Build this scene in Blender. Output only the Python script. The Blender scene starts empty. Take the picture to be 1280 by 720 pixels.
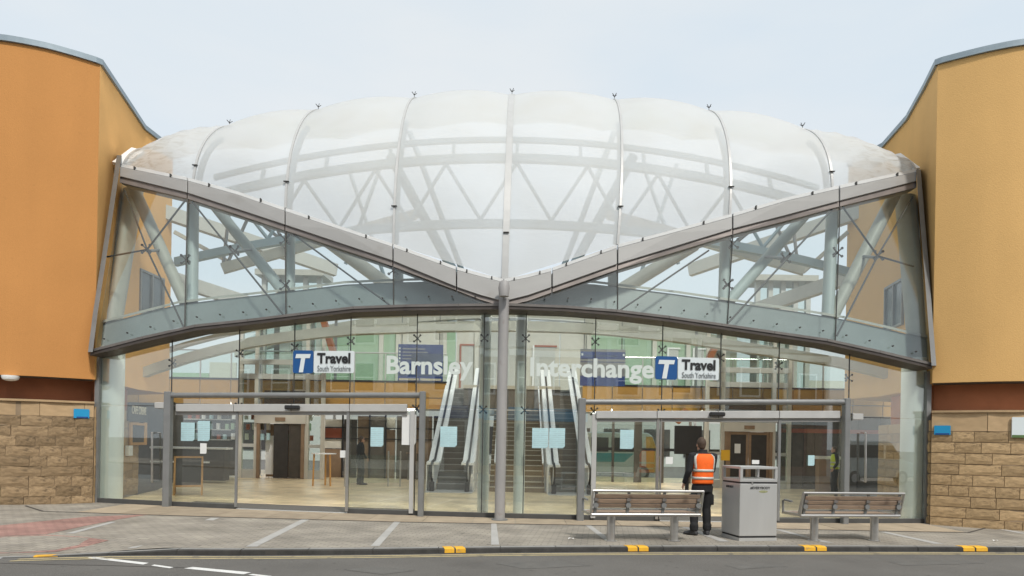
import bpy, bmesh, math, random
from mathutils import Vector, Matrix
random.seed(7)
C = bpy.context.scene.collection
scene = bpy.context.scene
R = math.radians

# ------------------------------------------------------------------ camera
FPX, HY, ROLL, EYE, SLOPE = 853.333, 552.0, R(1.0), 1.65, 0.005
cam_d = bpy.data.cameras.new('camera'); cam = bpy.data.objects.new('camera', cam_d); C.objects.link(cam)
cam_d.lens = 24; cam_d.sensor_width = 36; cam_d.shift_y = (HY - 360) / 1280
cam_d.clip_start = 0.05; cam_d.clip_end = 2000
cam.location = (0, 0, EYE); cam.rotation_euler = (R(90), -ROLL, 0)
scene.camera = cam

# ------------------------------------------------------------------ world, sun, exposure
SUN_EL, SUN_AZ = R(49), R(156)     # compass style: azimuth measured from +Y clockwise
w = bpy.data.worlds.new('World'); scene.world = w; w.use_nodes = True
nt = w.node_tree; bg = nt.nodes['Background']; bg.inputs['Strength'].default_value = 0.1
sky = nt.nodes.new('ShaderNodeTexSky'); sky.sky_type = 'NISHITA'; sky.sun_disc = False
sky.sun_elevation = SUN_EL; sky.sun_rotation = SUN_AZ; sky.air_density = 1.0; sky.dust_density = 3.0; sky.ozone_density = 1.0
mx = nt.nodes.new('ShaderNodeMixRGB'); mx.inputs[0].default_value = 0.86
mx.inputs[2].default_value = (7.1, 7.75, 8.25, 1)      # veil of thin high cloud
ctc = nt.nodes.new('ShaderNodeTexCoord'); cmp_ = nt.nodes.new('ShaderNodeMapping'); cmp_.inputs['Scale'].default_value = (1.2, 1.2, 4)
cn = nt.nodes.new('ShaderNodeTexNoise'); cn.inputs['Scale'].default_value = 1.6; cn.inputs['Detail'].default_value = 5
nt.links.new(ctc.outputs['Generated'], cmp_.inputs[0]); nt.links.new(cmp_.outputs[0], cn.inputs['Vector'])
cr_ = nt.nodes.new('ShaderNodeValToRGB'); cr_.color_ramp.elements[0].position = .35; cr_.color_ramp.elements[0].color = (.71, .80, .87, 1); cr_.color_ramp.elements[1].position = .65; cr_.color_ramp.elements[1].color = (.81, .85, .87, 1)
nt.links.new(cn.outputs['Fac'], cr_.inputs[0]); cm_ = nt.nodes.new('ShaderNodeMixRGB'); cm_.blend_type = 'MULTIPLY'; cm_.inputs[0].default_value = 1; cm_.inputs[2].default_value = (9.6, 9.6, 9.6, 1)
nt.links.new(cr_.outputs[0], cm_.inputs[1]); nt.links.new(cm_.outputs[0], mx.inputs[2])
nt.links.new(sky.outputs[0], mx.inputs[1]); nt.links.new(mx.outputs[0], bg.inputs['Color'])
sd = bpy.data.lights.new('sun', 'SUN'); sun = bpy.data.objects.new('sun', sd); C.objects.link(sun)
sd.energy = 2.4; sd.angle = R(6); sd.color = (1.0, 0.95, 0.87)
sdir = Vector((math.sin(SUN_AZ) * math.cos(SUN_EL), math.cos(SUN_AZ) * math.cos(SUN_EL), math.sin(SUN_EL)))
sun.rotation_euler = sdir.to_track_quat('Z', 'Y').to_euler(); sun.location = sdir * 60
scene.view_settings.view_transform = 'Standard'; scene.view_settings.look = 'None'
scene.view_settings.exposure = 0.2; scene.view_settings.gamma = 1
scene.render.engine = 'CYCLES'
scene.cycles.transparent_max_bounces = 40; scene.cycles.max_bounces = 10
scene.cycles.use_denoising = True
scene.cycles.caustics_reflective = False; scene.cycles.caustics_refractive = False

# ------------------------------------------------------------------ measuring from the photograph
def at(px, py, Y):
    u, v = px - 640, HY - py
    c, s = math.cos(ROLL), math.sin(ROLL)
    return Vector(((u * c - v * s) / FPX * Y, Y, EYE + (v * c + u * s) / FPX * Y))
def g(X): return -SLOPE * X
def gp(px, py, h=0.0):
    u, v = px - 640, HY - py
    c, s = math.cos(ROLL), math.sin(ROLL)
    uc, vc = u * c - v * s, v * c + u * s
    Y = (EYE - h) * FPX / (-vc - SLOPE * uc)
    X = uc / FPX * Y
    return Vector((X, Y, g(X) + h))
def ip(poly, x):
    if x <= poly[0][0]: a, b = poly[0], poly[1]
    elif x >= poly[-1][0]: a, b = poly[-2], poly[-1]
    else:
        for a, b in zip(poly, poly[1:]):
            if a[0] <= x <= b[0]: break
    t = (x - a[0]) / (b[0] - a[0])
    return a[1] + t * (b[1] - a[1])
def quadfit(p):
    (x0, y0), (x1, y1), (x2, y2) = p
    def f(x):
        return (y0 * (x - x1) * (x - x2) / ((x0 - x1) * (x0 - x2)) + y1 * (x - x0) * (x - x2) / ((x1 - x0) * (x1 - x2))
                + y2 * (x - x0) * (x - x1) / ((x2 - x0) * (x2 - x1)))
    return f
Yf = quadfit([(-9.75, 16.1), (-0.2, 14.72), (9.4, 15.58)])       # the bowed glass front in plan
def fac(px, py, off=0.0):
    Y = 15.0
    for _ in range(10):
        P = at(px, py, Y); Y = Yf(P.x) + off
    return at(px, py, Y)
ARC = [(112, 443), (230, 413), (320, 403.5), (437, 389), (520, 386), (640, 385), (740, 389), (840, 401), (960, 418.5), (1040, 430), (1110, 446), (1166, 459.5)]
def _arc3(px, py):
    Y = 15.0
    for _ in range(10):
        P = at(px, py, Y); Y = Yf(P.x) - 0.45
    return at(px, py, Y)
ARCXZ = []
for i in range(61):
    px = 112 + i * (1166 - 112) / 60
    P = _arc3(px, ip(ARC, px)); ARCXZ.append((P.x, P.z))
def za(X): return ip(ARCXZ, X)
def upf(px, py, off=0.0):                                        # on the upper glass, which leans back from the arch
    Y = 15.0
    for _ in range(12):
        P = at(px, py, Y); Y = Yf(P.x) - 0.45 + 0.22 * (P.z - za(P.x)) + off
    return at(px, py, Y)

# ------------------------------------------------------------------ mesh helpers
class MB:
    def __init__(s): s.v, s.f = [], []
    def add(s, vs, fs):
        n = len(s.v); s.v += [tuple(p) for p in vs]; s.f += [tuple(n + i for i in q) for q in fs]; return s
    def prism(s, pts, vec):
        vec = Vector(vec); n = len(pts); pts = [Vector(p) for p in pts]
        return s.add(pts + [p + vec for p in pts], [tuple(range(n)), tuple(range(2 * n - 1, n - 1, -1))] + [(i, i + n, (i + 1) % n + n, (i + 1) % n) for i in range(n)])
    def box(s, x0, x1, y0, y1, z0, z1):
        return s.prism([(x0, y0, z0), (x1, y0, z0), (x1, y0, z1), (x0, y0, z1)], (0, y1 - y0, 0))
    def bar(s, a, b, w, h, up=(0, 0, 1)):
        a, b = Vector(a), Vector(b); d = (b - a).normalized(); up = Vector(up)
        if abs(d.dot(up)) > .98: up = Vector((0, 1, 0))
        x = d.cross(up).normalized(); y = x.cross(d)
        return s.prism([a + x * w / 2 * i + y * h / 2 * j for i, j in ((-1, -1), (1, -1), (1, 1), (-1, 1))], b - a)
    def tube(s, pts, r, n=12, r2=None):
        pts = [Vector(p) for p in pts]; rings = []
        prev = None
        for i, p in enumerate(pts):
            d = (pts[min(i + 1, len(pts) - 1)] - pts[max(i - 1, 0)]).normalized()
            if prev is None:
                a = Vector((0, 0, 1)) if abs(d.z) < .9 else Vector((1, 0, 0))
                x = d.cross(a).normalized()
            else: x = (prev - d * prev.dot(d)).normalized()
            prev = x; y = d.cross(x)
            rr = r if r2 is None else r + (r2 - r) * i / (len(pts) - 1)
            if isinstance(r, (list, tuple)): rr = r[i]
            rings.append([p + (x * math.cos(2 * math.pi * k / n) + y * math.sin(2 * math.pi * k / n)) * rr for k in range(n)])
        vs = [q for ring in rings for q in ring]; fs = []
        for i in range(len(rings) - 1):
            for k in range(n):
                k2 = (k + 1) % n; fs.append((i * n + k, i * n + k2, (i + 1) * n + k2, (i + 1) * n + k))
        fs.append(tuple(range(n - 1, -1, -1))); fs.append(tuple(range((len(rings) - 1) * n, len(rings) * n)))
        return s.add(vs, fs)
    def loft(s, rings, cap=True):
        n = len(rings[0]); vs = [p for r_ in rings for p in r_]; fs = []
        for i in range(len(rings) - 1):
            for k in range(n):
                k2 = (k + 1) % n; fs.append((i * n + k, i * n + k2, (i + 1) * n + k2, (i + 1) * n + k))
        if cap: fs.append(tuple(range(n - 1, -1, -1))); fs.append(tuple(range((len(rings) - 1) * n, len(rings) * n)))
        return s.add(vs, fs)
    def grid(s, rows):
        m = len(rows[0]); vs = [p for r_ in rows for p in r_]
        return s.add(vs, [(i * m + k, i * m + k + 1, (i + 1) * m + k + 1, (i + 1) * m + k) for i in range(len(rows) - 1) for k in range(m - 1)])
    def mesh(s, name, m, smooth=False, bevel=0, weld=False):
        me = bpy.data.meshes.new(name); me.from_pydata(s.v, [], s.f)
        bm = bmesh.new(); bm.from_mesh(me)
        if weld: bmesh.ops.remove_doubles(bm, verts=bm.verts, dist=1e-4)
        bmesh.ops.recalc_face_normals(bm, faces=bm.faces)
        if bevel: bmesh.ops.bevel(bm, geom=list(bm.edges), offset=bevel, segments=1, affect='EDGES', clamp_overlap=True)
        for f in bm.faces: f.smooth = bool(smooth)
        if smooth:
            for e in bm.edges:
                if len(e.link_faces) == 2 and e.calc_face_angle(0) > R(40): e.smooth = False
        bm.to_mesh(me); bm.free()
        if m: me.materials.append(m)
        return me
    def build(s, name, m, parent=None, smooth=False, bevel=0, label=None, cat=None, group=None, kind=None, weld=False):
        if parent is None and s.v:
            xs = [v[0] for v in s.v]; ys = [v[1] for v in s.v]; z0 = min(v[2] for v in s.v)
            o3 = Vector(((min(xs) + max(xs)) / 2, (min(ys) + max(ys)) / 2, z0))
            if kind == 'structure': o3 = Vector((0, 0, 0))
            s.v = [tuple(Vector(v) - o3) for v in s.v]
        else: o3 = Vector((0, 0, 0))
        o = bpy.data.objects.new(name, s.mesh(name, m, smooth, bevel, weld)); C.objects.link(o); o.location = o3
        adopt(o, parent); tag(o, label, cat, group, kind)
        return o
def adopt(o, parent):
    if parent is not None:
        o.parent = parent; M = Matrix.Identity(4); p = parent
        while p is not None:
            M = p.matrix_basis @ M if p.parent is None else p.matrix_parent_inverse @ p.matrix_basis @ M
            p = p.parent
        o.matrix_parent_inverse = M.inverted()
def tag(o, label=None, cat=None, group=None, kind=None):
    if label: o['label'] = label
    if cat: o['category'] = cat
    if group: o['group'] = group
    if kind: o['kind'] = kind
    return o
def thing(name, label, cat, loc=(0, 0, 0), rz=0, group=None):
    o = bpy.data.objects.new(name, None); C.objects.link(o); o.location = loc; o.rotation_euler = (0, 0, rz); o.empty_display_size = .2
    return tag(o, label, cat, group)
def struct(name, mb, m, smooth=False): return mb.build(name, m, None, smooth, kind='structure')
def copy_tree(o, parent=None):
    c = o.copy(); C.objects.link(c); c.parent = parent
    for ch in list(o.children): copy_tree(ch, c)
    return c
def link(name, me, parent, M=None, kind=None):
    o = bpy.data.objects.new(name, me); C.objects.link(o)
    if M is not None: o.matrix_basis = M
    adopt(o, parent); tag(o, kind=kind); return o
def offset_poly(pts, d):
    out = []
    for i, p in enumerate(pts):
        a, b = Vector(pts[max(i - 1, 0)]), Vector(pts[min(i + 1, len(pts) - 1)])
        t = (b - a); t = Vector((t.x, t.y)).normalized(); n = Vector((-t.y, t.x))
        out.append((p[0] + n.x * d, p[1] + n.y * d))
    return out

# ------------------------------------------------------------------ materials
def mat(name, col, rough=.6, metal=0, var=.12, scale=4, bump=0, bscale=60, fine=0, rnd=0, spec=.5, stain=None, coat=0, stretch=None, streak=0, spots=0):
    m = bpy.data.materials.new(name); m.use_nodes = True; t = m.node_tree; N = t.nodes; L = t.links
    b = N['Principled BSDF']; b.inputs['Roughness'].default_value = rough; b.inputs['Metallic'].default_value = metal
    b.inputs['Specular IOR Level'].default_value = spec
    b.inputs['Coat Weight'].default_value = coat
    tc = N.new('ShaderNodeTexCoord'); co = tc.outputs['Object']
    if stretch:
        mp = N.new('ShaderNodeMapping'); mp.inputs['Scale'].default_value = stretch; L.new(co, mp.inputs[0]); co = mp.outputs[0]
    c = None
    rgb = N.new('ShaderNodeRGB'); rgb.outputs[0].default_value = (*col, 1); c = rgb.outputs[0]
    def mul(c, fac_socket, lo, hi):
        mr = N.new('ShaderNodeMapRange'); mr.inputs[1].default_value = .25; mr.inputs[2].default_value = .75
        mr.inputs[3].default_value = lo; mr.inputs[4].default_value = hi; L.new(fac_socket, mr.inputs[0])
        h = N.new('ShaderNodeHueSaturation'); L.new(c, h.inputs['Color']); L.new(mr.outputs[0], h.inputs['Value']); return h.outputs[0]
    if var:
        n = N.new('ShaderNodeTexNoise'); n.inputs['Scale'].default_value = scale; n.inputs['Detail'].default_value = 6; L.new(co, n.inputs['Vector'])
        c = mul(c, n.outputs['Fac'], 1 - var, 1 + var)
    if fine:
        n = N.new('ShaderNodeTexNoise'); n.inputs['Scale'].default_value = bscale * 1.5; n.inputs['Detail'].default_value = 2; L.new(co, n.inputs['Vector'])
        c = mul(c, n.outputs['Fac'], 1 - fine, 1 + fine)
    if streak:
        mp2 = N.new('ShaderNodeMapping'); mp2.inputs['Scale'].default_value = (1.6, 1.6, .14); L.new(tc.outputs['Object'], mp2.inputs[0])
        n = N.new('ShaderNodeTexNoise'); n.inputs['Scale'].default_value = 1.6; n.inputs['Detail'].default_value = 7; L.new(mp2.outputs[0], n.inputs['Vector']); c = mul(c, n.outputs['Fac'], 1 - streak, 1 + streak * .5)
    if spots:
        n = N.new('ShaderNodeTexVoronoi'); n.inputs['Scale'].default_value = spots; L.new(co, n.inputs['Vector'])
        lt = N.new('ShaderNodeMath'); lt.operation = 'MULTIPLY'; lt.inputs[1].default_value = 6; lt.use_clamp = True; L.new(n.outputs['Distance'], lt.inputs[0]); c = mul(c, lt.outputs[0], .72, 1.0)
    if rnd:
        oi = N.new('ShaderNodeObjectInfo'); mr = N.new('ShaderNodeMapRange'); mr.inputs[3].default_value = 1 - rnd; mr.inputs[4].default_value = 1 + rnd
        L.new(oi.outputs['Random'], mr.inputs[0]); h = N.new('ShaderNodeHueSaturation'); L.new(c, h.inputs['Color']); L.new(mr.outputs[0], h.inputs['Value']); c = h.outputs[0]
    if stain:                                                     # (colour, scale, threshold, amount)
        n = N.new('ShaderNodeTexNoise'); n.inputs['Scale'].default_value = stain[1]; n.inputs['Detail'].default_value = 5; L.new(tc.outputs['Object'], n.inputs['Vector'])
        cr = N.new('ShaderNodeMapRange'); cr.inputs[1].default_value = stain[2]; cr.inputs[2].default_value = stain[2] + .15; cr.inputs[4].default_value = stain[3]
        L.new(n.outputs['Fac'], cr.inputs[0]); mxn = N.new('ShaderNodeMixRGB'); mxn.inputs[2].default_value = (*stain[0], 1)
        L.new(cr.outputs[0], mxn.inputs[0]); L.new(c, mxn.inputs[1]); c = mxn.outputs[0]
    L.new(c, b.inputs['Base Color'])
    if bump:
        n = N.new('ShaderNodeTexNoise'); n.inputs['Scale'].default_value = bscale; n.inputs['Detail'].default_value = 5; L.new(co, n.inputs['Vector'])
        bu = N.new('ShaderNodeBump'); bu.inputs['Strength'].default_value = bump; bu.inputs['Distance'].default_value = .02
        L.new(n.outputs['Fac'], bu.inputs['Height']); L.new(bu.outputs[0], b.inputs['Normal'])
    return m
def brick_mat(name, c1, c2, cm, bw, bh, rot=0, rough=.8, mortar=.012, spots=False, wall=False):
    m = mat(name, c1, rough, var=.0); t = m.node_tree; N = t.nodes; L = t.links; b = N['Principled BSDF']
    for l in list(b.inputs['Base Color'].links): L.remove(l)
    tc = N.new('ShaderNodeTexCoord'); mp = N.new('ShaderNodeMapping'); mp.inputs['Rotation'].default_value = (R(90) if wall else 0, 0, rot); L.new(tc.outputs['Object'], mp.inputs[0])
    br = N.new('ShaderNodeTexBrick'); br.inputs['Scale'].default_value = 1; br.inputs['Brick Width'].default_value = bw; br.inputs['Row Height'].default_value = bh
    br.inputs['Mortar Size'].default_value = mortar; br.inputs['Color1'].default_value = (*c1, 1); br.inputs['Color2'].default_value = (*c2, 1); br.inputs['Mortar'].default_value = (*cm, 1)
    L.new(mp.outputs[0], br.inputs[0])
    n = N.new('ShaderNodeTexNoise'); n.inputs['Scale'].default_value = 1.3; n.inputs['Detail'].default_value = 8; L.new(tc.outputs['Object'], n.inputs['Vector'])
    mr = N.new('ShaderNodeMapRange'); mr.inputs[1].default_value = .3; mr.inputs[2].default_value = .7; mr.inputs[3].default_value = .72; mr.inputs[4].default_value = 1.2; L.new(n.outputs[0], mr.inputs[0])
    vo = N.new('ShaderNodeTexVoronoi'); vo.inputs['Scale'].default_value = 2.6; L.new(tc.outputs['Object'], vo.inputs['Vector'])
    v2 = N.new('ShaderNodeMapRange'); v2.inputs[1].default_value = .05; v2.inputs[2].default_value = .11; v2.inputs[3].default_value = .5; v2.inputs[4].default_value = 1; L.new(vo.outputs['Distance'], v2.inputs[0])
    mu2 = N.new('ShaderNodeMath'); mu2.operation = 'MULTIPLY'; L.new(mr.outputs[0], mu2.inputs[0])
    if spots: L.new(v2.outputs[0], mu2.inputs[1])
    else: mu2.inputs[1].default_value = 1
    h = N.new('ShaderNodeHueSaturation'); L.new(br.outputs[0], h.inputs['Color']); L.new(mu2.outputs[0], h.inputs['Value']); L.new(h.outputs[0], b.inputs['Base Color'])
    bu = N.new('ShaderNodeBump'); bu.inputs['Strength'].default_value = .4; bu.inputs['Distance'].default_value = .004; bu.invert = True
    L.new(br.outputs['Fac'], bu.inputs['Height']); L.new(bu.outputs[0], b.inputs['Normal'])
    return m
def glass_mat(name, tint, ior=1.5, dirt=.03):
    m = bpy.data.materials.new(name); m.use_nodes = True; t = m.node_tree; N = t.nodes; L = t.links; N.remove(N['Principled BSDF'])
    tr = N.new('ShaderNodeBsdfTransparent'); tr.inputs[0].default_value = (*tint, 1)
    gl = N.new('ShaderNodeBsdfGlossy'); gl.inputs['Roughness'].default_value = 0.0
    fr = N.new('ShaderNodeFresnel'); fr.inputs['IOR'].default_value = ior
    # the back face of a pane must reflect as weakly as the front
    ge = N.new('ShaderNodeNewGeometry'); mm = N.new('ShaderNodeMath'); mm.operation = 'MULTIPLY_ADD'; mm.inputs[1].default_value = 1 / ior - ior; mm.inputs[2].default_value = ior
    L.new(ge.outputs['Backfacing'], mm.inputs[0]); L.new(mm.outputs[0], fr.inputs['IOR'])
    mi = N.new('ShaderNodeMixShader'); L.new(fr.outputs[0], mi.inputs[0]); L.new(tr.outputs[0], mi.inputs[1]); L.new(gl.outputs[0], mi.inputs[2])
    df = N.new('ShaderNodeBsdfDiffuse'); df.inputs[0].default_value = (.55, .56, .54, 1)
    n = N.new('ShaderNodeTexNoise'); n.inputs['Scale'].default_value = 1.5; n.inputs['Detail'].default_value = 6
    tc = N.new('ShaderNodeTexCoord'); L.new(tc.outputs['Object'], n.inputs['Vector'])
    mr = N.new('ShaderNodeMapRange'); mr.inputs[1].default_value = .35; mr.inputs[2].default_value = .75; mr.inputs[3].default_value = dirt * .4; mr.inputs[4].default_value = dirt * 1.8; L.new(n.outputs[0], mr.inputs[0])
    m2 = N.new('ShaderNodeMixShader'); L.new(mr.outputs[0], m2.inputs[0]); L.new(mi.outputs[0], m2.inputs[1]); L.new(df.outputs[0], m2.inputs[2])
    L.new(m2.outputs[0], N['Material Output'].inputs['Surface']); return m
def membrane_mat():
    m = bpy.data.materials.new('membrane_foil'); m.use_nodes = True; t = m.node_tree; N = t.nodes; L = t.links; N.remove(N['Principled BSDF'])
    tr = N.new('ShaderNodeBsdfTransparent'); tr.inputs[0].default_value = (.97, .98, .98, 1)
    df = N.new('ShaderNodeBsdfDiffuse'); tl = N.new('ShaderNodeBsdfTranslucent'); gl = N.new('ShaderNodeBsdfGlossy'); gl.inputs['Roughness'].default_value = .32
    tc = N.new('ShaderNodeTexCoord'); n = N.new('ShaderNodeTexNoise'); n.inputs['Scale'].default_value = .9; n.inputs['Detail'].default_value = 8; L.new(tc.outputs['Object'], n.inputs['Vector'])
    cr = N.new('ShaderNodeValToRGB'); cr.color_ramp.elements[0].position = .3; cr.color_ramp.elements[0].color = (.79, .80, .79, 1)
    cr.color_ramp.elements[1].position = .6; cr.color_ramp.elements[1].color = (.83, .855, .87, 1); L.new(n.outputs[0], cr.inputs[0])
    # grime gathered towards the two tips of the roof
    sx = N.new('ShaderNodeSeparateXYZ'); L.new(tc.outputs['Object'], sx.inputs[0]); ab = N.new('ShaderNodeMath'); ab.operation = 'ABSOLUTE'; L.new(sx.outputs[0], ab.inputs[0])
    e1 = N.new('ShaderNodeMapRange'); e1.inputs[1].default_value = 7.4; e1.inputs[2].default_value = 9.4; e1.inputs[4].default_value = .8; L.new(ab.outputs[0], e1.inputs[0])
    mpw = N.new('ShaderNodeMapping'); mpw.inputs['Scale'].default_value = (1.2, 2, 5); L.new(tc.outputs['Object'], mpw.inputs[0])
    nw = N.new('ShaderNodeTexNoise'); nw.inputs['Scale'].default_value = 2.2; nw.inputs['Detail'].default_value = 7; nw.inputs['Distortion'].default_value = 1.2; L.new(mpw.outputs[0], nw.inputs['Vector'])
    e2 = N.new('ShaderNodeMapRange'); e2.inputs[1].default_value = .46; e2.inputs[2].default_value = .66; L.new(nw.outputs[0], e2.inputs[0])
    e3 = N.new('ShaderNodeMath'); e3.operation = 'MULTIPLY'; L.new(e1.outputs[0], e3.inputs[0]); L.new(e2.outputs[0], e3.inputs[1])
    gm = N.new('ShaderNodeMixRGB'); gm.inputs[2].default_value = (.40, .34, .26, 1); L.new(e3.outputs[0], gm.inputs[0]); L.new(cr.outputs[0], gm.inputs[1])
    bw = N.new('ShaderNodeBump'); bw.inputs['Strength'].default_value = .10; bw.inputs['Distance'].default_value = .05; L.new(nw.outputs[0], bw.inputs['Height'])
    for q_ in (df, gl): L.new(bw.outputs[0], q_.inputs['Normal'])
    L.new(gm.outputs[0], df.inputs[0]); tl.inputs[0].default_value = (.95, .96, .96, 1)
    a = N.new('ShaderNodeMixShader'); a.inputs[0].default_value = .34; L.new(df.outputs[0], a.inputs[1]); L.new(tl.outputs[0], a.inputs[2])
    b = N.new('ShaderNodeMixShader'); b.inputs[0].default_value = .73; L.new(tr.outputs[0], b.inputs[1]); L.new(a.outputs[0], b.inputs[2])
    lw = N.new('ShaderNodeLayerWeight'); lw.inputs[0].default_value = .12; c = N.new('ShaderNodeMixShader')
    mu = N.new('ShaderNodeMath'); mu.operation = 'MULTIPLY'; mu.inputs[1].default_value = .5; L.new(lw.outputs['Fresnel'], mu.inputs[0])
    L.new(mu.outputs[0], c.inputs[0]); L.new(b.outputs[0], c.inputs[1]); L.new(gl.outputs[0], c.inputs[2])
    L.new(c.outputs[0], N['Material Output'].inputs['Surface']); return m

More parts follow.
